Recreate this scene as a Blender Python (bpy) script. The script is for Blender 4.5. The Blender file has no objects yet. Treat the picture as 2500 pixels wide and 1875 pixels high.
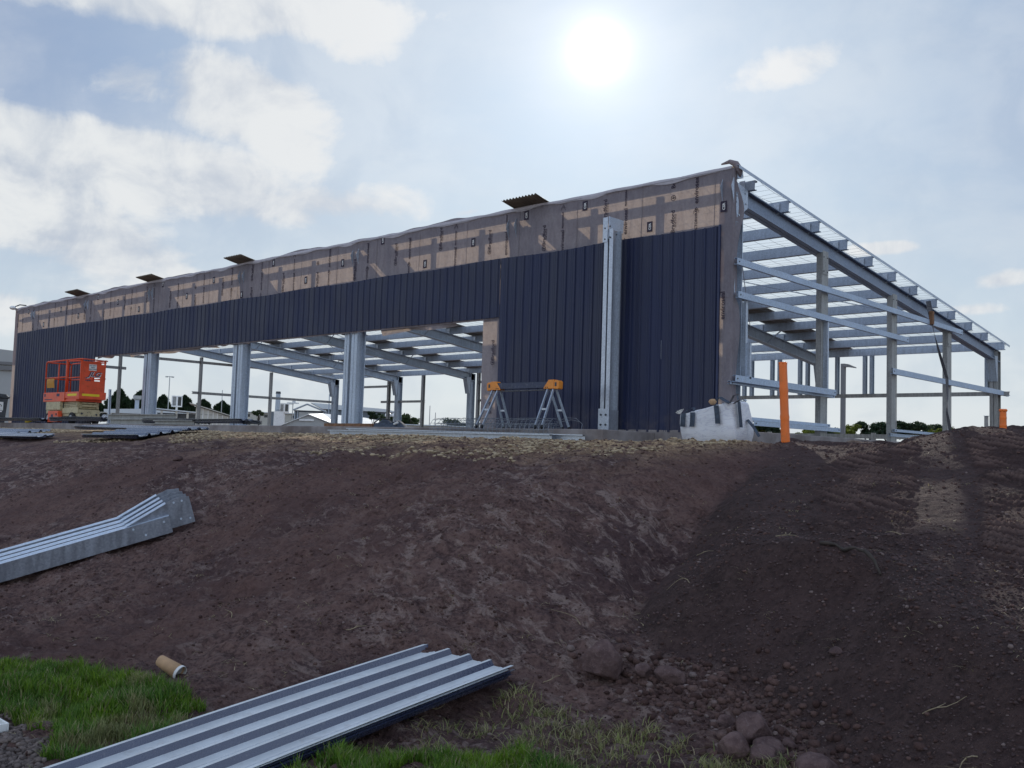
import bpy, bmesh, math, random
import numpy as np
from mathutils import Vector, Matrix

# ---------------------------------------------------------------- camera, sky, sun
random.seed(7)
scene = bpy.context.scene
COL = scene.collection
R = math.radians

cam_d = bpy.data.cameras.new('camera')
cam = bpy.data.objects.new('camera', cam_d)
COL.objects.link(cam)
cam_d.sensor_width = 36.0
cam_d.lens = 34.086
cam_d.clip_start = 0.05
cam_d.clip_end = 4000
CAM = Vector((7.4162, -12.8740, -0.3805))
yaw, pit, rol = -0.7524512, 0.06714999, 0.03116559
fw = Vector((math.sin(yaw) * math.cos(pit), math.cos(yaw) * math.cos(pit), math.sin(pit)))
rt = Vector((math.cos(yaw), -math.sin(yaw), 0))
up = rt.cross(fw)
r2 = math.cos(rol) * rt + math.sin(rol) * up
u2 = -math.sin(rol) * rt + math.cos(rol) * up
M = Matrix.Identity(4)
for i in range(3):
    M[i][0] = r2[i]; M[i][1] = u2[i]; M[i][2] = -fw[i]; M[i][3] = CAM[i]
cam.matrix_world = M
scene.camera = cam

SUN_DIR = Vector((-0.57409237, 0.7207653, 0.38847822)).normalized()
SUN_EL = math.asin(SUN_DIR.z)
SUN_AZ = math.atan2(SUN_DIR.x, SUN_DIR.y)      # clockwise from +Y

sun_d = bpy.data.lights.new('sun', 'SUN')
sun_d.energy = 2.3
sun_d.angle = R(0.53)
sun_d.color = (1.0, 0.93, 0.82)
sun = bpy.data.objects.new('sun', sun_d)
COL.objects.link(sun)
sun.rotation_euler = SUN_DIR.to_track_quat('Z', 'Y').to_euler()
sun.location = (0, 0, 30)

scene.view_settings.view_transform = 'Standard'
scene.view_settings.look = 'None'
scene.view_settings.exposure = 0.40
scene.view_settings.gamma = 1.0


class NT:
    """small helper for node trees"""
    def __init__(self, tree):
        self.t = tree; tree.nodes.clear()
    def n(self, kind, ins=None, **kw):
        nd = self.t.nodes.new(kind)
        for k, v in kw.items(): setattr(nd, k, v)
        for k, v in (ins or {}).items():
            s = nd.inputs[k]
            if hasattr(v, 'is_linked') or hasattr(v, 'links'): self.t.links.new(v, s)
            else: s.default_value = v
        return nd
    def m(self, op, a, b=None, c=None, clamp=False):
        nd = self.t.nodes.new('ShaderNodeMath'); nd.operation = op; nd.use_clamp = clamp
        for i, v in enumerate((a, b, c)):
            if v is None: continue
            if hasattr(v, 'links'): self.t.links.new(v, nd.inputs[i])
            else: nd.inputs[i].default_value = v
        return nd.outputs[0]
    def mix(self, f, a, b, blend='MIX'):
        nd = self.t.nodes.new('ShaderNodeMix'); nd.data_type = 'RGBA'; nd.blend_type = blend
        for s, v in ((nd.inputs[0], f), (nd.inputs[6], a), (nd.inputs[7], b)):
            if hasattr(v, 'links'): self.t.links.new(v, s)
            else: s.default_value = v if not isinstance(v, tuple) or len(v) == 4 else (*v, 1)
        return nd.outputs[2]
    def ramp(self, f, stops):
        nd = self.t.nodes.new('ShaderNodeValToRGB')
        self.t.links.new(f, nd.inputs[0])
        cr = nd.color_ramp
        while len(cr.elements) < len(stops): cr.elements.new(0.5)
        for e, (p, c) in zip(cr.elements, stops):
            e.position = p; e.color = c if len(c) == 4 else (*c, 1)
        return nd.outputs[0]
    def rng(self, v, a, b, c=0.0, d=1.0, smooth=True):
        nd = self.t.nodes.new('ShaderNodeMapRange')
        nd.interpolation_type = 'SMOOTHSTEP' if smooth else 'LINEAR'
        self.t.links.new(v, nd.inputs[0])
        for i, x in enumerate((a, b, c, d)): nd.inputs[i + 1].default_value = x
        return nd.outputs[0]
    def noise(self, vec, scale, detail=4, rough=0.55, dist=0.0):
        nd = self.t.nodes.new('ShaderNodeTexNoise')
        if vec is not None: self.t.links.new(vec, nd.inputs['Vector'])
        nd.inputs['Scale'].default_value = scale; nd.inputs['Detail'].default_value = detail
        nd.inputs['Roughness'].default_value = rough; nd.inputs['Distortion'].default_value = dist
        return nd.outputs[0]
    def link(self, a, b): self.t.links.new(a, b)


world = bpy.data.worlds.new('World')
scene.world = world
world.use_nodes = True
w = NT(world.node_tree)
sky = w.n('ShaderNodeTexSky')
sky.sky_type = 'NISHITA'
sky.sun_disc = False
sky.sun_elevation = SUN_EL
sky.sun_rotation = SUN_AZ
sky.air_density = 1.0
sky.dust_density = 1.2
sky.ozone_density = 1.5
tc = w.n('ShaderNodeTexCoord')
nrm = w.n('ShaderNodeVectorMath', {0: tc.outputs['Generated']}, operation='NORMALIZE').outputs[0]
sep = w.n('ShaderNodeSeparateXYZ', {0: nrm})
az = w.m('ARCTAN2', sep.outputs[0], sep.outputs[1])
el = w.m('ARCSINE', sep.outputs[2])
# cloud sheet coordinates: direction projected on a high plane
den = w.m('ADD', w.m('MAXIMUM', sep.outputs[2], 0.0), 0.22)
px = w.m('DIVIDE', sep.outputs[0], den)
py = w.m('DIVIDE', sep.outputs[1], den)
pl = w.n('ShaderNodeCombineXYZ', {0: px, 1: py, 2: 0.0}).outputs[0]
big = w.noise(pl, 1.7, 9, 0.58, 0.35)
fine = w.noise(pl, 6.0, 8, 0.6, 0.3)
big2 = w.noise(pl, 0.8, 6, 0.55, 0.2)
puff = w.noise(nrm, 13.0, 8, 0.58, 0.4)
# cloud banks standing at fixed bearings (azimuth, elevation, half sizes in degrees, tilt, strength)
BANKS = [(-60.0, 18.9, 6.0, 3.0, -12, 1.0), (-65.5, 19.2, 3.6, 2.0, 8, .85), (-57.2, 17.0, 4.2, 2.6, -30, .8),
         (-66, 14.6, 14, 2.9, -3, 1.1), (-56, 13.6, 10, 1.9, 3, .85), (-69, 11.4, 9, 3.0, -16, 1.0), (-63.0, 9.6, 5.0, 1.1, -22, .75),
         (-64, 23.6, 17, 2.3, 2, 1.0), (-54, 22.6, 8, 1.6, -6, .6), (-53.5, 19.6, 4.5, .9, 0, .45),
         (-28, 21.6, 8, 1.8, 14, .62), (-22.0, 11.7, 2.3, .5, 2, .9), (-16.0, 9.8, 2.6, .7, 6, .85), (-17.5, 8.2, 2.6, .5, 2, .7),
         (-71, 6.5, 4, 1.7, 0, .7), (-46, 13.8, 1.8, .35, 12, .7), (-44.5, 18.0, 2.0, .4, 20, .5), (-24, 3.6, 20, 1.5, 0, .35),
         (-55, 6.5, 18, 2.0, 0, .3)]
acc = None
for (a0, e0, ra, re, tilt, st) in BANKS:
    da = w.m('MULTIPLY', w.m('SUBTRACT', az, R(a0)), math.cos(R(e0)))
    de = w.m('SUBTRACT', el, R(e0))
    c_, s_ = math.cos(R(tilt)), math.sin(R(tilt))
    ax = w.m('DIVIDE', w.m('ADD', w.m('MULTIPLY', da, c_), w.m('MULTIPLY', de, s_)), R(ra))
    ay = w.m('DIVIDE', w.m('SUBTRACT', w.m('MULTIPLY', de, c_), w.m('MULTIPLY', da, s_)), R(re))
    d2 = w.m('ADD', w.m('MULTIPLY', ax, ax), w.m('MULTIPLY', ay, ay))
    g = w.m('MULTIPLY', w.m('EXPONENT', w.m('MULTIPLY', d2, -0.9)), st)
    acc = g if acc is None else w.m('MAXIMUM', acc, g)
# away from the photographed part the sky carries loose scattered cloud
gen = w.rng(big2, 0.40, 0.68, 0.05, 0.62)
front = w.rng(w.m('ABSOLUTE', w.m('ADD', az, R(43))), R(34), R(60), 0, 1)
gen = w.m('MULTIPLY', gen, w.m('ADD', w.m('MULTIPLY', front, 0.72), 0.28))
dens = w.m('MAXIMUM', acc, gen)
tex = w.m('ADD', w.m('MULTIPLY', big, 0.40), w.m('ADD', w.m('MULTIPLY', fine, 0.22), w.m('MULTIPLY', puff, 0.38)))
dens = w.m('ADD', dens, w.m('MULTIPLY', w.m('SUBTRACT', tex, 0.5), 2.3))
cover = w.rng(dens, 0.36, 0.80)
veil = w.m('MULTIPLY', w.rng(w.m('ADD', w.m('MULTIPLY', big2, .6), w.m('MULTIPLY', big, .4)), 0.34, 0.62), 0.46)
cover = w.m('MAXIMUM', cover, veil)
shade = w.rng(w.m('ADD', w.m('MULTIPLY', w.m('SUBTRACT', puff, .5), 2.2), w.m('MULTIPLY', w.m('SUBTRACT', big, .5), 1.6)), -0.42, 0.30)
dotn = w.n('ShaderNodeVectorMath', {0: nrm, 1: tuple(SUN_DIR)}, operation='DOT_PRODUCT').outputs['Value']
ang = w.m('ARCCOSINE', w.m('MINIMUM', dotn, 0.9999999))
def lobe(width, power): return w.m('EXPONENT', w.m('MULTIPLY', w.m('POWER', w.m('DIVIDE', ang, R(width)), power), -1.0))
SKYK = 0.085
skyc = w.n('ShaderNodeVectorMath', {0: sky.outputs[0], 'Scale': SKYK}, operation='SCALE').outputs[0]
hsv = w.n('ShaderNodeHueSaturation', {'Saturation': 0.9, 'Value': 1.0, 'Color': skyc}).outputs[0]
# the sun is in front: compress the bright low sky the way thin high haze does
nish = w.n('ShaderNodeVectorMath', {0: hsv, 1: w.n('ShaderNodeVectorMath', {0: w.n('ShaderNodeVectorMath', {0: hsv, 'Scale': 1.6}, operation='SCALE').outputs[0], 1: (1, 1, 1)}, operation='ADD').outputs[0]}, operation='DIVIDE').outputs[0]
eld = w.m('DIVIDE', w.m('MAXIMUM', el, 0.0), R(90))
grad = w.ramp(eld, [(0.0, (0.62, 0.665, 0.655)), (0.09, (0.50, 0.60, 0.67)), (0.20, (0.40, 0.525, 0.67)), (0.45, (0.20, 0.30, 0.46)), (1.0, (0.14, 0.23, 0.40))])
away = w.rng(ang, R(9), R(34), 0, 1)
grad = w.mix(w.m('MULTIPLY', away, w.rng(el, R(5), R(20), .15, .75)), grad, (0.125, 0.205, 0.39))
skyhaze = w.mix(0.15, grad, nish)
cloudc = w.mix(shade, (0.365, 0.415, 0.49), (0.60, 0.62, 0.63))
cloudc = w.mix(lobe(16, 1.2), cloudc, (0.62, 0.63, 0.65))
colr = w.mix(cover, skyhaze, cloudc)
aure = w.mix(lobe(4.5, 1.0), (0, 0, 0), (0.36, 0.35, 0.33))
back = w.rng(ang, R(48), R(105), 0, 1)
colr = w.mix(back, colr, w.mix(1.0, colr, (1.6, 1.58, 1.56), 'MULTIPLY'))  # unseen sky away from the sun brightened as added fill on the facade
core = w.mix(lobe(0.68, 1.3), (0, 0, 0), (2.3, 2.25, 2.1))
colr = w.mix(1.0, colr, aure, 'ADD')
colr = w.mix(1.0, colr, core, 'ADD')
bg = w.n('ShaderNodeBackground', {0: colr, 1: 1.0})
out = w.n('ShaderNodeOutputWorld', {0: bg.outputs[0]})


# ---------------------------------------------------------------- terrain height
#TERRAIN_BEGIN
def _h(ix, iy, seed):
    n = (ix.astype(np.int64) * 374761393 + iy.astype(np.int64) * 668265263 + seed * 1442695041) & 0xffffffff
    n = ((n ^ (n >> 13)) * 1274126177) & 0xffffffff
    n = (n ^ (n >> 16)) & 0xffffff
    return n / float(0xffffff)

def vnoise(x, y, seed=0):
    x = np.asarray(x, float); y = np.asarray(y, float)
    ix = np.floor(x); iy = np.floor(y); fx = x - ix; fy = y - iy
    fx = fx * fx * (3 - 2 * fx); fy = fy * fy * (3 - 2 * fy)
    a = _h(ix, iy, seed); b = _h(ix + 1, iy, seed); c = _h(ix, iy + 1, seed); d = _h(ix + 1, iy + 1, seed)
    return (a * (1 - fx) + b * fx) * (1 - fy) + (c * (1 - fx) + d * fx) * fy - 0.5

def fbm(x, y, octs, seed=0, gain=0.5):
    s = 0; a = 1
    for o in range(octs):
        s = s + a * vnoise(x, y, seed + o * 17); x = x * 2.03 + 11.3; y = y * 2.03 + 5.1; a *= gain
    return s

def sstep(a, b, x):
    t = np.clip((x - a) / (b - a), 0, 1); return t * t * (3 - 2 * t)

RP = [(0.9, -0.3), (1.5, -1.6), (2.3, -3.6), (3.0, -5.3), (3.75, -6.35), (4.35, -6.55), (4.9, -6.75), (5.5, -7.35), (6.3, -8.1),
      (8.5, -9.2), (14, -10), (60, -12), (60, 40), (0.45, 40), (0.45, 6)]

def sdist(x, y):
    """distance outside the made-ground outline (negative inside)"""
    d = np.full(np.shape(x), 1e9); inside = np.zeros(np.shape(x), bool)
    n = len(RP)
    for i in range(n):
        x0, y0 = RP[i]; x1, y1 = RP[(i + 1) % n]
        ex, ey = x1 - x0, y1 - y0
        t = np.clip(((x - x0) * ex + (y - y0) * ey) / (ex * ex + ey * ey), 0, 1)
        d = np.minimum(d, np.hypot(x - x0 - t * ex, y - y0 - t * ey))
        c = ((y0 > y) != (y1 > y)) & (x < ex * (y - y0) / (ey + 1e-12) + x0)
        inside ^= c
    return np.where(inside, -d, d)

TV = [-600, -70, -40, -12, 0, 1.4, 2.5, 3.5, 4.5, 5.5, 6.5, 7.5, 8.5, 9.5, 11, 14, 60]
TL = [.8, .4, .0, -.34, -.34, -.235, -.24, -.28, -.36, -.52, -.8, -1.2, -1.62, -1.9, -1.98, -2, -2]
TR = [.8, .4, .0, -.30, -.30, -.22, -.42, -.68, -1.0, -1.3, -1.58, -1.8, -1.93, -1.99, -2.0, -2.02, -2]
RV = [-600, -30, -13, 0, 1.5, 2.6, 4.3, 6.2, 9, 14]
RZ = [-1.4, -1.0, -.16, -.18, -.19, -.28, -.62, -1.03, -1.7, -2.6]

CLEAT = [None]
def height(x, y, rough=True):
    v = -y
    m = sstep(1.3, 3.6, x)
    b = np.interp(v, TV, TL) * (1 - m) + np.interp(v, TV, TR) * m
    rz = np.interp(v, RV, RZ) + 0.19 * sstep(2.6, 4.0, x) * sstep(3.6, 1.4, v)
    sd = sdist(x + 0.25 * fbm(x * .9, y * .9, 2, 5), y + 0.25 * fbm(x * .9, y * .9, 2, 9))
    steep = 0.55 - 0.2 * sstep(5.6, 3.0, v)
    f = rz - steep * np.maximum(sd, 0)
    f = f + 0.09 * np.exp(-((sd + 0.12) / 0.22) ** 2) * sstep(3.5, 6, v) * sstep(3.2, 3.9, x)   # pushed-up lip
    f = f + 0.10 * np.exp(-((x - 4.45) / .5) ** 2 - ((y + 6.6) / .25) ** 2)
    k = 0.05
    h = np.clip(0.5 + 0.5 * (f - b) / k, 0, 1)
    z = b * (1 - h) + f * h + k * h * (1 - h) * 0.5
    fill = h
    if rough:
        near = sstep(26, 9, np.hypot(x - 7.4, y + 12.9))
        z = z + fill * (0.055 * fbm(x * 1.1 + 3, y * 1.1, 2, 3) + near * (0.030 * fbm(x * 4, y * 4, 2, 21) + 0.012 * fbm(x * 12, y * 12, 2, 31) + .010 * fbm(x * 30, y * 30, 1, 33)))
        lump = fbm(x * 2.4, y * 2.4, 2, 41)
        rut = np.sin((x * .55 + y * .83) * 3.1 + 1.4 * fbm(x * .6, y * .6, 2, 43))
        z = z - (1 - fill) * near * sstep(3.0, 5, v) * (.035 * np.maximum(rut - .35, 0) - .03 * np.maximum(-rut - .6, 0))
        tread = np.abs(np.sin((x * .83 - y * .55) * math.pi / .14 + 1.2 * fbm(x * 1.5, y * 1.5, 1, 44)))
        z = z - (1 - fill) * near * sstep(.55, .8, rut) * sstep(-.05, .25, fbm(x * .9, y * .9, 2, 46)) * .020 * tread * sstep(3.5, 5, v)
        z = z + (1 - fill) * sstep(1.2, 2.4, v) * (0.06 * fbm(x * .8, y * 1.0, 2, 51) + near * (0.07 * lump * sstep(3.5, 6, v) + 0.05 * fbm(x * 6, y * 6, 2, 61)
             + 0.045 * np.maximum(fbm(x * 5, y * 7, 2, 71), 0) * sstep(3.5, 6, v) + .030 * fbm(x * 19, y * 19, 2, 77) + .05 * np.maximum(fbm(x * 9, y * 9, 2, 79) - .12, 0)))
        # crawler-track cleat marks pressed in the made ground
        lanes = 0.5 + 0.5 * np.sin((x * .78 + y * .32) * 5.2 + 1.2 * fbm(x * .7, y * .7, 2, 81))
        lm = sstep(.12, .35, lanes) * fill * sstep(0.25, 1.0, -sd) * sstep(1.2, 2.0, v) * sstep(7.2, 6.0, v)
        s = (y * .93 + x * .37) + 0.06 * fbm(x * 2, y * 2, 2, 91)
        crest = (1 - np.abs(np.sin(s * math.pi / 0.125))) ** 1.4 * np.clip(0.55 + 1.8 * fbm(x * 2.5, y * 2.5, 2, 95), 0, 1)
        CLEAT[0] = lm * near * crest
        z = z + lm * near * 0.058 * (1 - np.abs(np.sin(s * math.pi / 0.125))) ** 1.4 * np.clip(0.75 + 1.4 * fbm(x * 2.5, y * 2.5, 2, 95), 0, 1.3) - lm * .02
        # tufts of spoil along the crest by the gable
        z = z + fill * 0.11 * np.maximum(fbm(x * 3.1, y * 3.1, 3, 101), 0) * sstep(2.2, .8, v) * sstep(-4, -1, v)
    return z, fill
#TERRAIN_END

# ---------------------------------------------------------------- mesh helpers
def V(*a): return Vector(a)

class MB:
    """collects shapes and links them as ONE mesh object"""
    def __init__(self): self.v = []; self.f = []; self.mi = []; self.cur = 0
    def add(self, vs, fs):
        o = len(self.v); self.v.extend([tuple(p) for p in vs])
        for f in fs: self.f.append(tuple(i + o for i in f)); self.mi.append(self.cur)
    def box(self, a, b, mat=None):
        x0, y0, z0 = a; x1, y1, z1 = b
        vs = [V(x, y, z) for z in (z0, z1) for x, y in ((x0, y0), (x1, y0), (x1, y1), (x0, y1))]
        if mat is not None: vs = [mat @ p for p in vs]
        self.add(vs, [(0, 3, 2, 1), (4, 5, 6, 7), (0, 1, 5, 4), (1, 2, 6, 5), (2, 3, 7, 6), (3, 0, 4, 7)])
    def extr(self, prof, p0, p1, ua, va, caps=True):
        """prism of the closed outline prof [(u, v)] from p0 to p1"""
        n = len(prof)
        ring = lambda p: [p + ua * u + va * v for u, v in prof]
        fs = [(i, (i + 1) % n, n + (i + 1) % n, n + i) for i in range(n)]
        if caps: fs += [tuple(range(n))[::-1], tuple(range(n, 2 * n))]
        self.add(ring(p0) + ring(p1), fs)
    def bar(self, p0, p1, w, h, upv=V(0, 0, 1)):
        d = (p1 - p0).normalized(); ua = d.cross(upv)
        if ua.length < 1e-4: ua = d.cross(V(1, 0, 0))
        ua.normalize(); va = ua.cross(d).normalized()
        self.extr([(-w / 2, -h / 2), (w / 2, -h / 2), (w / 2, h / 2), (-w / 2, h / 2)], p0, p1, ua, va)
    def tube(self, pts, r, n=8, caps=True):
        pts = [Vector(p) for p in pts]; rs = r if isinstance(r, (list, tuple)) else [r] * len(pts)
        vs = []; prev = None
        for i, p in enumerate(pts):
            d = (pts[min(i + 1, len(pts) - 1)] - pts[max(i - 1, 0)]).normalized()
            a = prev - d * prev.dot(d) if prev is not None else d.orthogonal()
            if a.length < 1e-5: a = d.orthogonal()
            a.normalize(); prev = a; b = d.cross(a)
            vs += [p + (a * math.cos(t) + b * math.sin(t)) * rs[i] for t in (2 * math.pi * k / n for k in range(n))]
        fs = [(i * n + k, i * n + (k + 1) % n, (i + 1) * n + (k + 1) % n, (i + 1) * n + k) for i in range(len(pts) - 1) for k in range(n)]
        if caps: fs += [tuple(range(n))[::-1], tuple(range((len(pts) - 1) * n, len(pts) * n))]
        self.add(vs, fs)
    def cyl(self, c, axis, r, h, n=20, r2=None):
        axis = Vector(axis).normalized(); c = Vector(c)
        self.tube([c - axis * h / 2, c + axis * h / 2], [r, r if r2 is None else r2], n)
    def ball(self, c, rx, ry=None, rz=None, n=10, m=7, jit=0, seed=0):
        ry = ry or rx; rz = rz or rx; rnd = random.Random(seed); vs = []; fs = []
        for i in range(m + 1):
            t = math.pi * i / m
            for k in range(n):
                p = 2 * math.pi * k / n; j = 1 + (rnd.random() - .5) * jit
                vs.append((c[0] + rx * math.sin(t) * math.cos(p) * j, c[1] + ry * math.sin(t) * math.sin(p) * j, c[2] + rz * math.cos(t) * j))
        for i in range(m):
            for k in range(n): fs.append((i * n + k, (i + 1) * n + k, (i + 1) * n + (k + 1) % n, i * n + (k + 1) % n))
        self.add(vs, fs)
    def sheet(self, P, closed=False):
        """grid of points P[i][j] -> quads"""
        ni, nj = len(P), len(P[0])
        self.add([p for r in P for p in r], [(i * nj + j, i * nj + j + 1, (i + 1) * nj + j + 1, (i + 1) * nj + j) for i in range(ni - 1) for j in range(nj - 1)])
    def text(self, s, origin, ua, va, size, depth=0.0, shear=0, xs=1.0, bold=0.0):
        c = bpy.data.curves.new('t', 'FONT'); c.body = s; c.size = size; c.extrude = depth; c.shear = shear; c.offset = bold
        c.resolution_u = 3; c.align_x = 'CENTER'; c.align_y = 'CENTER'
        o = bpy.data.objects.new('t', c); COL.objects.link(o)
        dg = bpy.context.evaluated_depsgraph_get(); me = bpy.data.meshes.new_from_object(o.evaluated_get(dg))
        wv = ua.cross(va)
        self.add([origin + ua * p.co.x * xs + va * p.co.y + wv * p.co.z for p in me.vertices], [tuple(p.vertices) for p in me.polygons])
        bpy.data.objects.remove(o); bpy.data.curves.remove(c); bpy.data.meshes.remove(me)
    def build(self, name, mat, parent=None, smooth=False, bevel=0.0, auto=None, loc=None, solid=0.0):
        me = bpy.data.meshes.new(name)
        base = Vector(loc) if loc is not None else Vector((0, 0, 0))
        me.from_pydata([tuple(Vector(p) - base) for p in self.v], [], self.f)
        mats = mat if isinstance(mat, (list, tuple)) else [mat]
        for m_ in mats: me.materials.append(m_)
        me.polygons.foreach_set('material_index', self.mi)
        if smooth: me.polygons.foreach_set('use_smooth', [True] * len(self.f))
        me.validate(); me.update()
        if auto is not None:
            me.polygons.foreach_set('use_smooth', [True] * len(me.polygons)); me.set_sharp_from_angle(angle=R(auto))
        o = bpy.data.objects.new(name, me); COL.objects.link(o); o.location = base
        if parent is not None:
            o.parent = parent; o.location = base - world_loc(parent)
        if solid:
            md = o.modifiers.new('s', 'SOLIDIFY'); md.thickness = solid; md.offset = 0
        if bevel:
            md = o.modifiers.new('b', 'BEVEL'); md.width = bevel; md.segments = 2; md.limit_method = 'ANGLE'; md.angle_limit = R(40)
        return o

def world_loc(o):
    p = Vector(o.location)
    while o.parent is not None: o = o.parent; p = p + o.location
    return p

def tag(o, label, cat, group=None, kind=None):
    if label: o['label'] = label
    if cat: o['category'] = cat
    if group: o['group'] = group
    if kind: o['kind'] = kind
    return o

def thing(name, label, cat, loc, group=None):
    o = bpy.data.objects.new(name, None); COL.objects.link(o); o.location = loc
    o.empty_display_size = .2
    return tag(o, label, cat, group)

def copy_tree(o, parent=None):
    c = o.copy(); COL.objects.link(c); c.parent = parent
    for ch in list(o.children): copy_tree(ch, c)
    return c

def frame(o, x, z):
    """matrix with origin o, local x along x, local z near z"""
    x = x.normalized(); y = z.cross(x).normalized(); zz = x.cross(y)
    m = Matrix.Identity(4)
    for i in range(3): m[i][0] = x[i]; m[i][1] = y[i]; m[i][2] = zz[i]; m[i][3] = o[i]
    return m

def cprof(D, W, lip=.018, t=.004):
    """lipped C outline: web at u=0 spanning v 0..D, flanges towards +u"""
    return [(0, 0), (W, 0), (W, lip), (W - t, lip), (W - t, t), (t, t), (t, D - t), (W - t, D - t), (W - t, D - lip), (W, D - lip), (W, D), (0, D)]

# ---------------------------------------------------------------- materials
MATS = {}
def mat(name, fn):
    m = bpy.data.materials.new(name); m.use_nodes = True
    t = NT(m.node_tree); out = t.n('ShaderNodeOutputMaterial')
    sh = fn(t); t.link(sh, out.inputs[0]); MATS[name] = m
    return m

def pbr(t, col, rough=.6, metal=0.0, bump=None, bstr=.3, bdist=.01, spec=.5, **kw):
    ins = {'Base Color': col if hasattr(col, 'links') else (*col, 1), 'Roughness': rough, 'Metallic': metal, 'Specular IOR Level': spec}
    ins.update(kw)
    b = t.n('ShaderNodeBsdfPrincipled', ins)
    if bump is not None:
        bp = t.n('ShaderNodeBump', {'Height': bump, 'Strength': bstr, 'Distance': bdist}); t.link(bp.outputs[0], b.inputs['Normal'])
    return b.outputs[0]

def oc(t): return t.n('ShaderNodeTexCoord').outputs['Object']
def geo(t): return t.n('ShaderNodeNewGeometry').outputs['Position']

def plain(name, col, rough=.6, metal=0.0, var=.15, scale=6.0, dirt=None, spec=.5):
    def fn(t):
        g = geo(t); n = t.noise(g, scale, 5, .6)
        a = tuple(c * (1 - var) for c in col); b = tuple(min(1, c * (1 + var)) for c in col)
        c = t.mix(t.rng(n, .3, .7), a, b)
        if dirt:
            n2 = t.noise(g, scale * 2.7, 6, .65, .4); c = t.mix(t.m('MULTIPLY', t.rng(n2, .52, .68), dirt[1]), c, dirt[0])
        return pbr(t, c, t.rng(n, .2, .8, rough * .85, min(1, rough * 1.15), False), metal, n, .08, .01, spec)
    return mat(name, fn)

def galv(name, base=(.50, .54, .60), metal=.55, rough=.42, streak=.25):
    def fn(t):
        g = geo(t)
        vo = t.n('ShaderNodeTexVoronoi', {'Vector': g, 'Scale': 55.0}); vo.feature = 'F1'
        sp = t.rng(t.n('ShaderNodeSeparateColor', {0: vo.outputs['Color']}).outputs[0], 0, 1, .86, 1.10, False)
        mp = t.n('ShaderNodeMapping', {0: g}); mp.inputs['Scale'].default_value = (9, 9, .7)
        st = t.noise(mp.outputs[0], 1.6, 6, .65)
        n = t.noise(g, 1.1, 3, .5)
        k = t.m('MULTIPLY', sp, t.m('ADD', t.rng(st, .3, .7, 1 - streak, 1.0), t.m('MULTIPLY', t.m('SUBTRACT', n, .5), .25)))
        c = t.n('ShaderNodeVectorMath', {0: base, 'Scale': k}, operation='SCALE').outputs[0]
        return pbr(t, c, t.rng(st, .3, .7, rough * .8, rough * 1.3), metal, st, .06, .003)
    return mat(name, fn)

galv('galv', (.52, .59, .68), .45, .45); galv('galv_dull', (.48, .55, .62), .35, .6, .25); galv('galv_col', (.44, .44, .42), .3, .6, .4)
galv('zinc', (.50, .54, .60), .6, .36, .14); galv('galv_bright', (.60, .69, .80), .15, .5, .1); galv('galv_girt', (.46, .56, .69), .25, .5, .15); galv('galv_shade', (.33, .36, .42), .6, .38, .15)
plain('sheet_lit', (.62, .65, .66), .35, 0, .10, 3, ((.30, .27, .25), .3))  # paler copy of the sheet colour for its sky-lit faces
plain('navy_back', (.30, .31, .33), .5, 0, .12)
plain('roof_under', (.16, .13, .10), .6, 0, .25, 3)
plain('black_rubber', (.022, .022, .024), .85, 0, .3, 12)
plain('dark_steel', (.05, .055, .065), .5, .2, .3, 8)
plain('beam_blue', (.035, .045, .085), .45, .1, .2, 9, ((.25, .26, .3), .35))
plain('orange_plastic', (.78, .27, .035), .45, 0, .08, 9, ((.3, .12, .03), .25))
plain('bollard_orange', (.86, .17, .012), .38, 0, .07, 3, ((.45, .14, .03), .35))
plain('lift_orange', (.72, .088, .028), .42, 0, .12, 4, ((.30, .05, .02), .4))
plain('lift_cream', (.50, .43, .26), .55, 0, .12, 5, ((.10, .07, .04), .7))
plain('yellow', (.80, .62, .02), .5, 0, .05)
plain('satchel', (.50, .23, .02), .6, 0, .15)
plain('white_paint', (.78, .78, .76), .45, 0, .06, 3, ((.3, .28, .25), .25))
plain('cream_wall', (.56, .54, .47), .7, 0, .08, 1.0)
plain('grey_wall', (.40, .41, .40), .8, 0, .05, .8)
plain('grey_wall_dark', (.20, .20, .20), .8, 0, .08, .8)
plain('pale_roof', (.60, .64, .66), .5, .2, .06, .6)
plain('blue_grey_wall', (.16, .19, .22), .7, 0, .12, .5)
plain('dark_window', (.02, .025, .03), .15, 0, .1)
plain('timber', (.20, .10, .05), .8, 0, .35, 14)
plain('cardboard', (.46, .29, .16), .8, 0, .10, 20)
plain('white_cup', (.75, .74, .70), .6, 0, .04)
plain('cloth_dark', (.05, .065, .09), .9, 0, .35, 15)
plain('strap_grey', (.12, .12, .13), .9, 0, .3, 30)
plain('navy_screw', (.03, .035, .05), .3, .3, .1)
plain('dark_label', (.03, .04, .09), .6, 0, .1)
plain('wire', (.20, .22, .25), .5, .6, .2, 20)
plain('mesh_wire', (.30, .32, .34), .5, .5, .1, 4)
plain('root_bark', (.05, .038, .03), .95, 0, .3, 20)
plain('straw', (.30, .24, .15), .9, 0, .25, 30)
plain('brick_grey', (.34, .34, .35), .8, 0, .1)

def concrete(t):
    g = geo(t); n = t.noise(g, 3.0, 8, .62); n2 = t.noise(g, 40, 3, .6)
    c = t.mix(t.rng(n, .3, .7), (.20, .175, .165), (.33, .30, .29))
    c = t.mix(t.m('MULTIPLY', t.rng(t.noise(g, .9, 5, .6), .45, .65), .55), c, (.13, .095, .085))
    return pbr(t, c, .9, 0, t.m('ADD', n, t.m('MULTIPLY', n2, .4)), .35, .01, .3)
mat('concrete', concrete)

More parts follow.
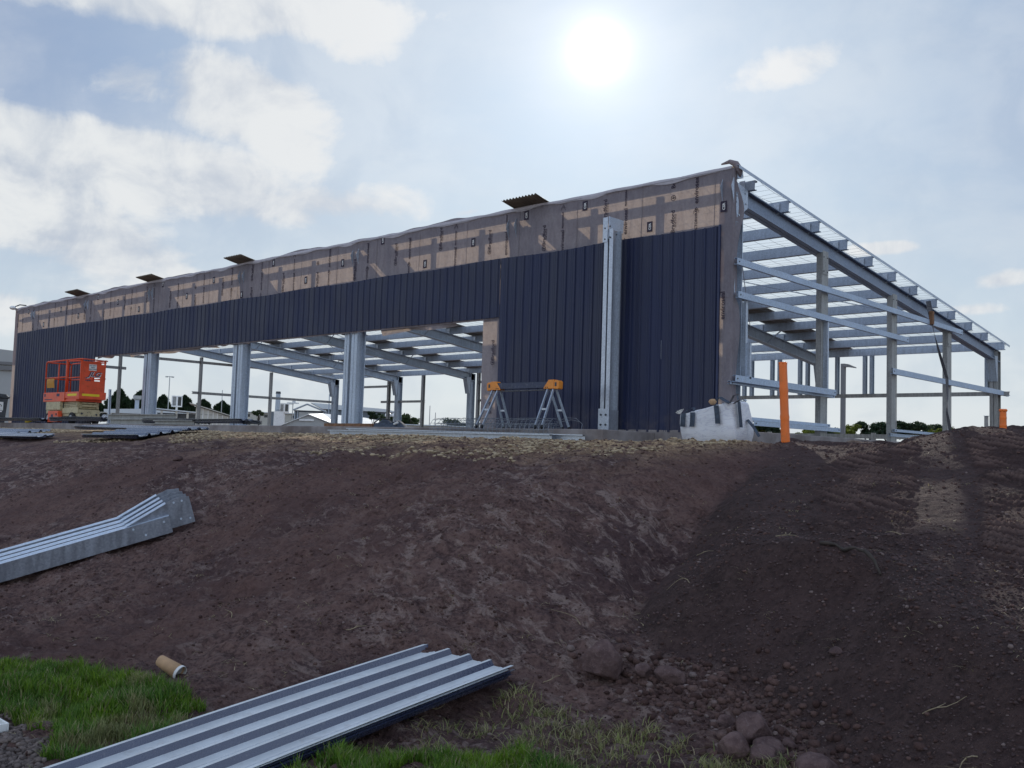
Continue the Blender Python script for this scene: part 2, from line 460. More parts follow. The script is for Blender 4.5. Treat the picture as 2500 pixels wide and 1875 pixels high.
def cladding(t):
    g = geo(t)
    mp = t.n('ShaderNodeMapping', {0: g}); mp.inputs['Scale'].default_value = (1.2, 1.2, .25)
    n = t.noise(mp.outputs[0], 1.5, 6, .6); n2 = t.noise(g, 30, 3, .6)
    c = t.mix(t.rng(n, .3, .72), (.006, .0108, .043), (.009, .0165, .062))
    sz = t.n('ShaderNodeSeparateXYZ', {0: g}).outputs[2]
    dust = t.m('MULTIPLY', t.rng(sz, .0, .55, 1, 0), t.rng(t.noise(g, 6, 5, .6), .4, .7))
    c = t.mix(t.m('MULTIPLY', dust, .22), c, (.16, .12, .10))
    sp = t.rng(t.noise(g, 90, 2, .5), .70, .74)
    c = t.mix(t.m('MULTIPLY', sp, .25), c, (.2, .2, .22))
    return pbr(t, c, t.rng(n, .3, .7, .40, .55), .0, n2, .04, .004, .5)
mat('cladding', cladding)

def wrapm(t):
    g = geo(t)
    mp = t.n('ShaderNodeMapping', {0: g}); mp.inputs['Scale'].default_value = (5, 5, 1.6)
    n = t.noise(mp.outputs[0], 1.4, 6, .6, .6); f = t.noise(g, 26, 5, .65)
    k = t.m('ADD', t.m('MULTIPLY', t.rng(n, .3, .7), .6), t.m('MULTIPLY', t.rng(f, .3, .7), .4))
    c = t.mix(k, (.29, .265, .30), (.39, .36, .395))
    bp = t.n('ShaderNodeBump', {'Height': n, 'Strength': .5, 'Distance': .05})
    d = t.n('ShaderNodeBsdfDiffuse', {'Color': c, 'Normal': bp.outputs[0]})
    tr = t.n('ShaderNodeBsdfTranslucent', {'Color': t.mix(k, (.37, .285, .21), (.50, .39, .29)), 'Normal': bp.outputs[0]})
    return t.n('ShaderNodeMixShader', {0: .42, 1: d.outputs[0], 2: tr.outputs[0]}).outputs[0]
mat('wrap', wrapm)
plain('wrap_print', (.035, .025, .045), .8, 0, .2, 30)
def bagm(t):
    g = geo(t)
    mp = t.n('ShaderNodeMapping', {0: g}); mp.inputs['Scale'].default_value = (2.2, 2.2, 7.0); mp.inputs['Rotation'].default_value = (.25, .1, 0)
    n = t.noise(mp.outputs[0], 1.5, 5, .55, 1.6); cr = t.m('ABSOLUTE', t.m('SUBTRACT', n, .5)); fold = t.rng(cr, 0, .05, 0, 1)
    mw = t.n('ShaderNodeMapping', {0: g}); mw.inputs['Scale'].default_value = (160, 160, 160); wv = t.n('ShaderNodeTexWave', {'Vector': mw.outputs[0], 'Scale': .5}).outputs[1]
    c = t.mix(fold, (.62, .62, .67), (.74, .74, .76))
    sz = t.n('ShaderNodeSeparateXYZ', {0: g}).outputs[2]
    c = t.mix(t.m('MULTIPLY', t.rng(sz, -.25, .0, 1, 0), .35), c, (.33, .28, .26))
    h = t.m('ADD', t.m('MULTIPLY', fold, .5), t.m('ADD', n, t.m('MULTIPLY', wv, .03)))
    return pbr(t, c, .6, 0, h, .3, .03, .35)
mat('bag', bagm)

def soil(t):
    g = geo(t)
    sx = t.n('ShaderNodeSeparateXYZ', {0: g})
    fill = t.n('ShaderNodeAttribute', attribute_name='fill').outputs['Fac']
    n0 = t.noise(g, .35, 4, .55, .3); n1 = t.noise(g, .9, 6, .62, .5); n2 = t.noise(g, 5, 8, .66, .4); n3 = t.noise(g, 28, 6, .68); n4 = t.noise(g, 95, 4, .7)
    mpv = t.n('ShaderNodeMapping', {0: g}); mpv.inputs['Rotation'].default_value = (0, 0, .5); mpv.inputs['Scale'].default_value = (1.0, 1.9, 1.0)
    n5 = t.noise(mpv.outputs[0], 4.2, 10, .74, .5)
    yy = t.m('MULTIPLY', sx.outputs[1], -1)
    c = t.mix(t.rng(n2, .3, .7), (.072, .039, .037), (.205, .122, .102))
    c = t.mix(t.m('MULTIPLY', t.rng(n3, .42, .70), .7), c, (.255, .160, .135))
    c = t.mix(t.m('MULTIPLY', t.rng(n3, .48, .32), .65), c, (.030, .017, .016))
    c = t.mix(t.m('MULTIPLY', t.rng(n1, .46, .62), .6), c, (.058, .032, .036))
    c = t.mix(t.m('MULTIPLY', t.rng(n0, .52, .40), .45), c, (.150, .082, .068))
    # pale dried crust, in drifts on trodden ground
    dd = t.n('ShaderNodeVectorMath', {0: g, 1: (1.9, -7.1, -1.1)}, operation='DISTANCE').outputs['Value']
    zone = t.rng(t.m('ADD', t.m('ADD', t.m('MULTIPLY', n0, .6), t.m('MULTIPLY', n1, .4)), t.rng(dd, 2.6, .4, 0, .09)), .44, .58)
    crust = t.m('MULTIPLY', t.m('MULTIPLY', t.rng(n5, .50, .60), zone), t.rng(yy, 3.5, 5.5, .25, 1))
    crust = t.m('MULTIPLY', crust, t.rng(n3, .30, .55, .35, 1))
    c = t.mix(t.m('MULTIPLY', crust, .72), c, (.37, .275, .235))
    # tan crushed-rock bed along the slab
    vor = t.n('ShaderNodeTexVoronoi', {'Vector': g, 'Scale': 38.0})
    vc = t.n('ShaderNodeSeparateColor', {0: vor.outputs['Color']}).outputs[0]
    tan = t.mix(vc, (.24, .15, .085), (.70, .50, .29))
    bed = t.m('MULTIPLY', t.rng(yy, 1.2, 1.8), t.rng(t.m('ADD', yy, t.m('MULTIPLY', t.m('SUBTRACT', n1, .5), 5.5)), 3.4, 5.9, 1, 0))
    patch = t.rng(t.m('ADD', t.m('MULTIPLY', n1, .5), t.m('MULTIPLY', n2, .5)), .40, .53)
    bed = t.m('MULTIPLY', bed, t.m('MULTIPLY', patch, t.rng(sx.outputs[0], 1.0, 2.2, 1, 0)))
    c = t.mix(t.m('MULTIPLY', bed, .92), c, tan)
    # made ground: darker, finer
    fc = t.mix(t.rng(n2, .3, .7), (.046, .027, .025), (.098, .060, .053))
    fc = t.mix(t.m('MULTIPLY', t.rng(n3, .45, .72), .55), fc, (.125, .078, .068))
    fc = t.mix(t.m('MULTIPLY', t.rng(n3, .50, .32), .55), fc, (.020, .0120, .0115))
    fc = t.mix(t.m('MULTIPLY', t.rng(n1, .42, .62), .35), fc, (.100, .058, .055))
    cl = t.n('ShaderNodeAttribute', attribute_name='cleat').outputs['Fac']
    fc = t.mix(t.m('MULTIPLY', t.rng(cl, .25, .75), .75), fc, (.215, .140, .120))
    c = t.mix(fill, c, fc)
    c = t.mix(t.m('MULTIPLY', t.rng(n4, .66, .74), .35), c, (.30, .23, .19))
    h = t.m('ADD', t.m('MULTIPLY', n2, .8), t.m('ADD', t.m('MULTIPLY', n3, .6), t.m('MULTIPLY', n4, .25)))
    return pbr(t, c, .93, 0, h, 1.0, .07, .25)
mat('soil', soil)
def stonem(t):
    g = geo(t); n = t.noise(g, 9, 8, .68); n2 = t.noise(g, 60, 5, .7)
    c = t.mix(t.rng(n, .3, .7), (.085, .052, .050), (.19, .125, .115))
    c = t.mix(t.m('MULTIPLY', t.rng(n2, .55, .7), .5), c, (.24, .19, .18))
    return pbr(t, c, .95, 0, t.m('ADD', n, t.m('MULTIPLY', n2, .5)), .8, .03, .2)
mat('stone', stonem)
def clodm(t):
    g = geo(t); n = t.noise(g, 3, 5, .6); r = t.n('ShaderNodeNewGeometry').outputs['Random Per Island']
    fl = t.noise(g, .5, 2, .5); c = t.mix(r, (.062, .034, .030), (.165, .100, .085)); c = t.mix(t.m('MULTIPLY', t.rng(r, .90, .95), .6), c, (.30, .24, .22))
    return pbr(t, c, .95, 0, t.noise(g, 70, 5, .7), .8, .02, .2)
mat('clod', clodm)
def gravm(t):
    g = geo(t); r = t.n('ShaderNodeNewGeometry').outputs['Random Per Island']
    c = t.mix(r, (.07, .055, .05), (.22, .175, .155))
    return pbr(t, c, .9, 0, t.noise(g, 90, 4, .7), .5, .01, .2)
mat('gravel', gravm)
def grassm(t):
    r = t.n('ShaderNodeNewGeometry').outputs['Random Per Island']
    hue = t.n('ShaderNodeAttribute', attribute_name='dry').outputs['Fac']
    g = t.noise(geo(t), 2.2, 3, .5)
    c = t.mix(r, (.075, .17, .010), (.24, .36, .03)); c = t.mix(t.rng(g, .35, .65), c, t.mix(r, (.05, .13, .018), (.15, .27, .04)))
    c = t.mix(hue, c, t.mix(r, (.24, .19, .09), (.50, .41, .25)))
    p = pbr(t, c, .5, 0, spec=.35)
    tr = t.n('ShaderNodeBsdfTranslucent', {'Color': c})
    return t.n('ShaderNodeMixShader', {0: .4, 1: p, 2: tr.outputs[0]}).outputs[0]
mat('grass', grassm)
def leafm(name, a, b):
    def fn(t):
        r = t.n('ShaderNodeNewGeometry').outputs['Random Per Island']; g = t.noise(geo(t), .7, 4, .5)
        c = t.mix(r, a, b); c = t.mix(t.m('MULTIPLY', t.rng(g, .4, .6), .5), c, tuple(x * .6 for x in a))
        p = pbr(t, c, .6, 0, spec=.3); tr = t.n('ShaderNodeBsdfTranslucent', {'Color': c})
        return t.n('ShaderNodeMixShader', {0: .3, 1: p, 2: tr.outputs[0]}).outputs[0]
    return mat(name, fn)
leafm('leaf_dark', (.015, .032, .015), (.042, .074, .032))
leafm('leaf_mid', (.030, .055, .018), (.070, .105, .035))
leafm('leaf_bright', (.085, .125, .015), (.26, .28, .04))

# ---------------------------------------------------------------- ground
def grow(a, b, s0, g=1.12):
    """coordinates from a to b with steps growing from s0"""
    out = []; x = a; s = s0; sg = 1 if b > a else -1
    while (b - x) * sg > 0: out.append(x); x += sg * s; s *= g
    out.append(b); return out
xs = np.array(sorted(set([round(v_, 4) for v_ in list(np.arange(-5, -2, .03)) + list(np.arange(-2, 6.6, .021)) + grow(6.6, 600, .05) + list(np.arange(-12, -5, .06)) + list(np.arange(-32, -12, .13)) + grow(-32, -600, .2)])))
ys = np.array(sorted(set([round(v_, 4) for v_ in list(np.arange(-11.4, -2, .022)) + list(np.arange(-2, -.2, .05)) + grow(-.2, 600, .2, 1.1) + grow(-11.4, -300, .05)])))
GX, GY = np.meshgrid(xs, ys)
GZ, GF = height(GX, GY); CLEAT_G = CLEAT[0]
nx, ny = len(xs), len(ys)
me = bpy.data.meshes.new('ground')
me.vertices.add(nx * ny)
me.vertices.foreach_set('co', np.stack([GX, GY, GZ], -1).astype(np.float32).ravel())
ii = (np.arange(ny - 1)[:, None] * nx + np.arange(nx - 1)[None, :]).ravel()
quads = np.stack([ii, ii + 1, ii + nx + 1, ii + nx], -1)
me.loops.add(quads.size); me.loops.foreach_set('vertex_index', quads.ravel().astype(np.int32))
me.polygons.add(len(quads)); me.polygons.foreach_set('loop_start', (np.arange(len(quads)) * 4).astype(np.int32))
me.polygons.foreach_set('use_smooth', np.ones(len(quads), bool))
at_ = me.attributes.new('fill', 'FLOAT', 'POINT'); at_.data.foreach_set('value', GF.astype(np.float32).ravel())
at2 = me.attributes.new('cleat', 'FLOAT', 'POINT'); at2.data.foreach_set('value', CLEAT_G.astype(np.float32).ravel())
me.materials.append(MATS['soil']); me.update(); me.validate()
ground = bpy.data.objects.new('ground', me); COL.objects.link(ground)
tag(ground, 'bare brown earth bank with tan gravel patches and darker cleat-marked fill', 'ground', kind='structure')

def gz(x, y): return float(height(np.array([x]), np.array([y]))[0][0])

# ---------------------------------------------------------------- the steel building
BAY = 4.73; LEN = 28.5; DEP = 12.75
SL = -.107                                            # roof fall per metre of depth
bld = thing('steel_building', 'long part-built steel building with navy cladding, printed wall wrap and open roof frame', 'building', (-14, 6, 0))
galv('galv_rafter', (.28, .34, .44), .4, .5, .2)
GP = galv('galv_purlin', (.40, .45, .52), .4, .5)
G, GD, GC, Z_ = MATS['galv'], MATS['galv_dull'], MATS['galv_col'], MATS['zinc']
EX, EY, EZ = V(1, 0, 0), V(0, 1, 0), V(0, 0, 1)

b = MB(); b.box((-LEN - .1, -.05, -.40), (.06, DEP + .25, 0)); b.build('concrete_slab', MATS['concrete'], bld, bevel=.012)
b = MB(); b.box((-36, -1.4, -.42), (-1.45, -.055, -.043)); b.build('concrete_apron', MATS['concrete'], bld, bevel=.012)

def dbl_col(mb, x, y, z0, z1, D=.2, W=.075, gap=.012):
    """two lipped channels back to back, web along Y"""
    p = cprof(D, W)
    mb.extr(p, V(x + gap / 2, y, z0), V(x + gap / 2, y, z1), EX, EY)
    mb.extr(p, V(x - gap / 2, y, z0), V(x - gap / 2, y, z1), -EX, EY)
def rtop(y): return 3.98 + SL * y                     # top of purlins
def zraf(y): return 3.79 + SL * y                     # top of rafters
FX = [-.21, -4.72, -9.38, -13.95, -18.70, -22.9, -27.15]
for i, x in enumerate(FX):
    # front wall columns
    b = MB(); dbl_col(b, x, .03, 0, zraf(.1) - .05, .24, .09)
    b.build('column', G, bld)
    if 0 < i < 5:
        b = MB(); dbl_col(b, x - .29, .05, 0, 2.35, .2, .075); b.build('jamb_column', G, bld)
    # rear columns with tapered knee
    b = MB(); dbl_col(b, x, DEP - .10, 0, zraf(DEP - .2) - .04, .24, .09)
    c = b.build('column', GC if i == 0 else GD, bld)
    b = MB(); zt = zraf(DEP - .45)
    for s in (-.1, .1):
        b.extr([(0, 0), (.02, -.62), (.06, -.62), (.22, 0)], V(x + s, DEP - .12, zt - .2), V(x + s + .004 * (1 if s > 0 else -1), DEP - .12, zt - .2), -EY, EZ)
    b.box((x - .1, DEP - .35, zt - .22), (x + .1, DEP - .345, zt - .20))
    b.extr([(-.1, 0), (.1, 0), (.1, .004), (-.1, .004)], V(x, DEP - .13, zt - .82), V(x, DEP - .34, zt - .2), EX, EY)
    kb = b.build('knee_bracket', GD, c)
    # rafter: two channels back to back, following the fall
    p0 = V(x, .16, zraf(.16) - .27); p1 = V(x, DEP + .13, zraf(DEP + .13) - .27)
    d = (p1 - p0).normalized(); n = EX.cross(d)
    if n.z < 0: n = -n
    b = MB()
    for s in (-1, 1):
        b.extr(cprof(.27, .085), p0 + EX * s * .006, p1 + EX * s * .006, EX * s, n)
    rf = b.build('rafter', MATS['galv_rafter'] if i == 0 else GD, bld)
    b = MB()
    for s in (-1, 1):                                  # splice plates and apex/knee plates
        xx = x + s * .094
        b.extr([(-.10, 3.72), (-.03, 3.86), (.10, 3.80), (.40, 3.74), (.40, 3.46), (.30, 3.40), (.16, 3.12), (.08, 3.12), (-.02, 3.5)], V(xx, 0, 0), V(xx + s * .005, 0, 0), EY, EZ)
    b.build('knee_plate', G, rf)
    if i == 0:
        for (yy, zz) in ((.05, 3.5), (.12, 3.3), (.32, 3.68), (.34, 3.52), (.22, 3.3)):
            b = MB(); b.cyl((x + .104, yy, zz), EX, .016, .018, 8); b.build('bolt', Z_, rf)

# purlins
PY = [.40 + 1.112 * k for k in range(12)]
for k, y in enumerate(PY):
    z = rtop(y) - .19
    b = MB(); nrm_ = V(0, -SL, 1).normalized(); al = V(0, 1, SL).normalized()
    b.extr(cprof(.19 if k else .15, .07), V(-LEN, y, z), V(.0, y, z), al, nrm_)
    pu = b.build('purlin', GP, bld)
    for i, x in enumerate(FX):                         # bolted cleats
        b = MB(); b.box((x - .05, y - .012, z - .03), (x + .05, y - .004, z + .16)); b.build('cleat', Z_, pu)
b = MB(); b.extr(cprof(.155, .03, .01), V(-LEN, .03, 3.845), V(.0, .03, 3.845), EY, EZ); b.build('eave_purlin', G, bld)
b = MB(); b.extr(cprof(.16, .08), V(-LEN, DEP - .12, 2.43), V(.05, DEP - .12, 2.43), EY, EZ); b.build('eave_beam', G, bld)
b = MB(); b.extr([(0, 0), (.05, 0), (.05, .004), (.004, .004), (.004, -.05), (0, -.05)], V(.03, -.12, rtop(-.12) + .012), V(.03, 13.12, rtop(13.12) + .012), -EX, EZ); b.build('barge_angle', G, bld)

# wire safety netting under the roof sheets, sagging between purlins
def sag(y):
    f = ((y - .40) / 1.112) % 1.0; return -.05 * math.sin(math.pi * f) ** .8 if y > .4 else 0
b = MB(); rn = random.Random(3); r_ = .0022
yy = [-.05 + .1853 * k for k in range(int(13 / .1853) + 1)]
xx_ = [-LEN + .3 * k for k in range(int(LEN / .3) + 1)]
wob = [[.018 * rn.uniform(-1, 1) for _ in range(len(xx_))] for _ in range(len(yy))]
def mp_(i, j): return V(xx_[i] + wob[j][i] * .8, yy[j] + wob[j][(i * 7) % len(xx_)] * .6, rtop(yy[j]) + .006 + sag(yy[j]) * (1 + 12 * wob[j][i]))
for j in range(len(yy)):
    b.tube([mp_(i, j) for i in range(len(xx_))], r_, 3, False)
for i in range(len(xx_)):
    b.tube([mp_(i, j) for j in range(len(yy))], r_ * 1.3, 3, False)
b.build('roof_safety_netting', MATS['mesh_wire'], bld)

# roof sheets laid down the fall beside the frames (custom corrugation)
def corr(w, pitch=.076, h=.017):
    n = int(w / pitch * 6); return [(w * k / n, h * math.cos(2 * math.pi * (w * k / n) / pitch)) for k in range(n + 1)]
for (x0, x1, y0) in ((-4.72, -3.84, -.36), (-9.42, -8.5, .25), (-14.22, -13.4, -.42), (-18.98, -18.05, -.38), (-23.75, -22.8, -.40)):
    pr = corr(x1 - x0); P = []
    for k in range(14):
        y = y0 + (DEP + .1 - y0) * k / 13 if k > 2 else [y0, y0 + .25, .45][k]
        lift = .045 if y > .3 else .045 + (.3 - y) * .10
        P.append([V(x0 + u, y, rtop(y) + lift + h) for u, h in pr])
    b = MB(); b.sheet(P); b.build('roof_sheet', MATS['roof_under'], bld, smooth=True, solid=.0012)

# rear wall
b = MB(); b.extr(cprof(.10, .06, .015), V(-12.6, DEP + .0, 1.31), V(.12, DEP, 1.31), EY, EZ); b.build('girt', GC, bld)
b = MB(); b.extr(cprof(.12, .06, .015), V(-7.6, DEP + .0, .20), V(.0, DEP, .20), EY, EZ); b.build('girt', GC, bld)
for x in (-4.75, -3.25, -6.3, -1.9):
    b = MB(); b.box((x - .06, DEP - .03, 0), (x + .06, DEP + .02, .36)); b.box((x - .11, DEP - .06, 0), (x + .13, DEP + .02, .06)); b.build('base_cleat', GC, bld)
for x in (-21.3, -18.6):
    pass
for (xa, xb, z) in ((-18.3, -12.9, 2.05), (-25.5, -23.4, 2.0), (-24.0, -21.3, 1.36), (-18.3, -17.0, 1.36)):
    b = MB(); b.extr(cprof(.09, .06, .015), V(max(xa, -LEN), DEP, z), V(xb, DEP, z), EY, EZ); b.build('girt', GC, bld)
for x, z0 in ((-7.16, 1.4), (-6.92, 1.4), (-6.26, 1.4), (-6.03, 1.4), (-5.40, 1.4), (-5.17, 1.4), (-4.30, 1.4), (-3.52, 1.4), (-3.33, 1.4), (-.42, 1.4), (-12.9, 0), (-18.3, 0), (-21.4, 0), (-23.5, 0)):
    b = MB(); b.extr(cprof(.15, .075), V(x, DEP - .1, z0), V(x, DEP - .1, 2.45), EX, EY); b.build('wall_stud', GD if z0 else GC, bld)
# far end wall
for y in (3.15, 6.38, 9.57):
    b = MB(); b.extr(cprof(.15, .075), V(-27.25, y, 0), V(-27.25, y, zraf(y) - .28), EY, -EX); b.build('gable_column', GC, bld)
for (ya, yb, z) in ((.1, DEP, 2.58), (.1, 3.42, 2.10), (6.1, DEP + .3, 1.38)):
    b = MB(); b.extr(cprof(.10, .06, .015), V(-27.32, ya, z), V(-27.32, yb, z), -EX, EZ); b.build('girt', GC, bld)

# near end wall: three tall columns, flange plates, girts
for (y0, y1) in ((2.95, 3.19), (6.03, 6.28), (9.10, 9.35)):
    b = MB(); x = -.10; z1 = zraf(y0) - .26
    b.extr(cprof(y1 - y0 - .03, .10, .02), V(x, y1 - .03, 0), V(x, y1 - .03, z1), -EX, -EY)
    b.box((x + .001, y1 - .028, 0), (x + .006, y1, z1))
    c = b.build('gable_column', GC, bld)
    b = MB(); b.box((x + .004, y0 + .01, z1 - .38), (x + .011, y1 - .01, z1 + .03)); b.build('top_plate', GC, c)
    for yy_ in (y0 + .05, y1 - .05):
        for zz in (z1 - .33, z1 - .08):
            b = MB(); b.cyl((x + .016, yy_, zz), EX, .010, .012, 6); b.build('bolt', MATS['dark_steel'], c)
def girt(ya, yb, z, h=.10, xo=0.0, w=.05):
    b = MB(); b.extr(cprof(h, w, .014), V(xo, ya, z - h), V(xo, yb, z - h), -EX, EZ)
    g_ = b.build('girt', MATS['galv_girt'], bld)
    for y in (ya + .06, yb - .06):
        b = MB(); b.cyl((xo + .003, y, z - h / 2), EX, .012, .008, 8); b.build('bolt_hole', MATS['dark_steel'], g_)
girt(-.08, 9.80, 2.60); girt(-.03, 6.64, 2.10)
girt(-.08, 3.35, .83, .10); girt(-.08, 3.48, .745, .05, -.09)
girt(5.85, 13.15, 1.42, .11); girt(9.3, 12.95, 1.45, .07, -.10)
girt(.45, 3.25, .225, .05, -.06); girt(.45, 3.48, .165, .07, .02)
girt(5.95, 8.1, .24, .05); girt(5.95, 8.3, .16, .06, -.08)
b = MB(); b.extr(cprof(.12, .06), V(-.06, .30, .82), V(-.06, .30, 2.0), EY, -EX); b.build('wall_stud', G, bld)
b = MB(); b.extr(cprof(.08, .05), V(.0, .33, .80), V(.0, .33, 1.35), EY, -EX); b.build('wall_stud', G, bld)
b = MB(); b.extr(cprof(.08, .05), V(-.02, 3.03, .80), V(-.02, 3.03, 2.0), EY, -EX); b.build('wall_stud', G, bld)
# brace rods, fly braces
for (p, q) in (((-.3, .1, 2.85), (-4.7, 6.0, 2.95)), ((-.25, .2, 3.62), (-4.8, 8.9, 2.78)), ((-.25, 9.0, 2.72), (-4.8, .3, 3.6)), ((-14.3, .2, 3.4), (-18.8, 9, 2.6)), ((-18.9, 6, 3.0), (-23.6, 12.4, 2.4))):
    b = MB(); b.tube([p, q], .009, 5); b.build('brace_rod', G, bld)
for i in range(1, 6):
    for y in (2.63, 6.0, 9.4):
        b = MB(); b.bar(V(FX[i] + .12, y, zraf(y) - .25), V(FX[i] + .55, y, zraf(y) + .06), .035, .004, EY); b.build('fly_brace', Z_, bld)

# wall framing behind the wrap (casts the bars seen through it)
for (z, h) in ((3.645, .055), (3.19, .09)):
    b = MB(); b.extr(cprof(h, .06, .015), V(-LEN + .05, .03, z - h), V(-.1, .03, z - h), EY, EZ); b.build('girt', G, bld)
k = 0; x = -1.45
while x > -LEN + .3:
    if all(abs(x - f) > .3 for f in FX):
        b = MB(); b.extr(cprof(.05, .125), V(x, .025, 2.2), V(x, .025, 3.8), -EX, EY); b.build('wall_stud', G, bld)
    x -= 1.352
for f in FX[1:6]:
    b = MB(); b.bar(V(f + .15, .11, 3.74), V(f + .95, .11, 3.2), .01, .035, EY); b.build('fly_brace', Z_, bld)
b = MB(); b.extr(cprof(.10, .06, .015), V(-22.1, .03, 2.04), V(-4.95, .03, 2.04), EY, EZ); b.build('door_head_girt', GD, bld)

# cladding: ribbed sheets, rib out, stepped every sheet lap
def clad(x0, x1, z0, z1):
    pr = []; x = x1; P = .20; k = 0
    while x > x0:
        j = -.004 if k % 4 == 0 else 0
        for du, dy in ((0, 0), (.040, 0.0), (.050, -.019), (.072, -.019), (.091, 0.0), (.112, 0), (.114, -.003), (.118, -.003), (.12, 0), (.152, 0), (.154, -.003), (.158, -.003), (.16, 0)):
            if x - du > x0: pr.append((x - du, -.040 + dy + j))
        x -= P; k += 1
    rn = random.Random(int(x0 * 10)); P = []
    nz = 6
    for a in range(nz + 1):
        z = z0 + (z1 - z0) * a / nz
        P.append([V(u, y + .004 * math.sin(u * 1.3 + a), z + (.012 * math.sin(u * 2.1) if a == nz else 0)) for u, y in pr])
    b = MB(); b.sheet(P); return b.build('wall_cladding', MATS['cladding'], bld, solid=.0012)
clad(-LEN + .02, -22.05, -.03, 3.14)
clad(-22.05, -4.98, 2.05, 3.14)
clad(-4.98, -.33, -.035, 3.14)
b = MB()
for z in (.12, 1.08, 2.12, 3.06):
    x = -.33 - .061
    while x > -28.4:
        if z > 2 or x > -4.9 or x < -22.1: b.box((x - .006, -.0675, z - .006), (x + .006, -.0600, z + .006))
        x -= .20
b.build('screw', MATS['navy_screw'], bld)
b = MB(); b.box((-.345, -.066, 0), (-.318, -.03, 3.15)); b.build('cladding_trim', MATS['dark_label'], bld)
b = MB(); b.bar(V(-1.35, -.067, 1.12), V(-1.352, -.067, 1.42), .006, .002); b.build('sheet_scratch', Z_, bld)

# wall wrap
def wv(x, z, s=1.0): return s * .45 * (.006 * math.sin(x * 4.6 + z * 3) + .004 * math.sin(x * 11 + z * 7) + .003 * math.sin(z * 17 + x * 2))
def tz(x): return 4.035 + .008 * math.sin(x * .9) + .006 * math.sin(x * 2.7 + 1) + .005 * math.sin(x * 7.3)
plain('wrap_fold_lit', (.50, .47, .50), .8, 0, .08, 9)
P = []
nxw = 620
zl = [2.02, 2.6, 3.1, 3.25, 3.4, 3.55, 3.7, 3.82, 3.92, 4.0]
rowsx = [-LEN - .28 + (LEN + .13) * i / nxw for i in range(nxw + 1)]
lumps = [(-11.5, .7, .05), (-6.3, .35, .055), (-17.2, .8, .04), (-21.2, .9, .06), (-24.5, .8, .06), (-26.5, .5, .05), (-7.4, .9, .03), (-9.3, .3, .03)]
for x in rowsx:
    lm = sum(a * math.exp(-((x - c) / w_) ** 2) for c, w_, a in lumps) + .008 * abs(math.sin(x * 3.1)) + .005 * math.sin(x * 9.7)
    col = [V(x, -.024 + wv(x, z), z) for z in zl]
    col += [V(x, -.030, tz(x)), V(x, .02, tz(x) + .02 + lm * .8), V(x, .10, tz(x) + .01 + lm * .9), V(x, .16, rtop(.16) + .02 + lm * .4), V(x, .19, rtop(.19) + .01)]
    P.append(col)
b = MB(); b.sheet(P)
wrap = b.build('wall_wrap', MATS['wrap'], bld, smooth=True)
# corner fall of wrap round the near end, with torn wavy free edge
P = []
for a in range(41):
    z = -.02 + 4.03 * a / 40
    e = .10 + .05 * math.sin(z * 2.3 + 1.2) + .028 * math.sin(z * 6.1) + (.10 if z > 3.2 else 0) * math.exp(-((z - 3.5) / .3) ** 2) - .02
    if .55 < z < 1.9: e = .10 + .16 * math.sin((z - .55) / 1.35 * math.pi) * .4
    row = [V(-.36, -.024, z), V(-.27, -.02 + .006 * math.sin(z * 9), z), V(-.2, -.016 + .008 * math.sin(z * 7 + 2), z), V(-.13, -.02, z), V(-.102, -.01, z)]
    row += [V(-.10 + .02 * math.sin(z * 5), e * .5, z), V(-.095 + .03 * math.sin(z * 4 + 1), e, z)]
    P.append(row)
b = MB(); b.sheet(P); b.build('wrap_return', MATS['wrap'], wrap, smooth=True)
# rolled tail of wrap over the corner
b = MB(); b.tube([V(-.34, -.02, 4.10), V(-.2, -.01, 4.12), V(-.1, .0, 4.07), V(-.05, .02, 3.98), V(-.035, .06, 3.86)], [.012, .035, .05, .05, .03], 8); b.build('wrap_tail', MATS['wrap'], wrap, smooth=True)
# far end return
P = []
for a in range(21):
    z = 4.0 * a / 20; P.append([V(-LEN - .27 - .03 * sstep(3.9, 3.2, z), -.018, z), V(-LEN - .1, -.03, z), V(-LEN + .05, -.03, z)])
b = MB(); b.sheet(P); b.build('wrap_return', MATS['wrap'], wrap)
# strip beside the doorway and the flaps hanging from the door head
P = [[V(x, -.008 + wv(x * 3, z, 1.6), z) for x in (-5.42, -5.34, -5.26, -5.18, -5.1, -5.02, -4.93)] for z in [2.12 * k / 24 for k in range(25)]]
b = MB(); b.sheet(P); b.build('wrap_strip', MATS['wrap'], wrap, smooth=True)
def flap(x0, x1, dz, seed):
    rn = random.Random(seed); P = []; n = int((x1 - x0) / .12) + 1
    for i in range(n + 1):
        x = x0 + (x1 - x0) * i / n; t_ = i / n; e = dz * (.45 + .55 * abs(math.sin(t_ * 5 + seed))) * (1 - .3 * t_)
        P.append([V(x, -.012 + .02 * math.sin(x * 4), 2.08), V(x, .02 + .03 * math.sin(x * 3), 2.05 - e * .5), V(x, .03 + .06 * math.sin(x * 5 + 1), 2.05 - e)])
    b = MB(); b.sheet(P); b.build('wrap_flap', MATS['wrap'], wrap, smooth=True)
flap(-19.9, -15.0, .12, 2); flap(-22.0, -20.6, .10, 5); flap(-8.45, -6.2, .15, 1); flap(-14.9, -13.6, .05, 7)
# sheet joints between wrap widths
for i in range(20):
    x = -.1 - 1.37 * i - .35
    b = MB(); b.extr([(0, 0), (.012, 0), (.012, .002), (0, .002)], V(x, -.0325, 3.12), V(x + .01, -.0325, 4.0), EX, EY); b.build('lap_seam', MATS['wrap'], wrap)
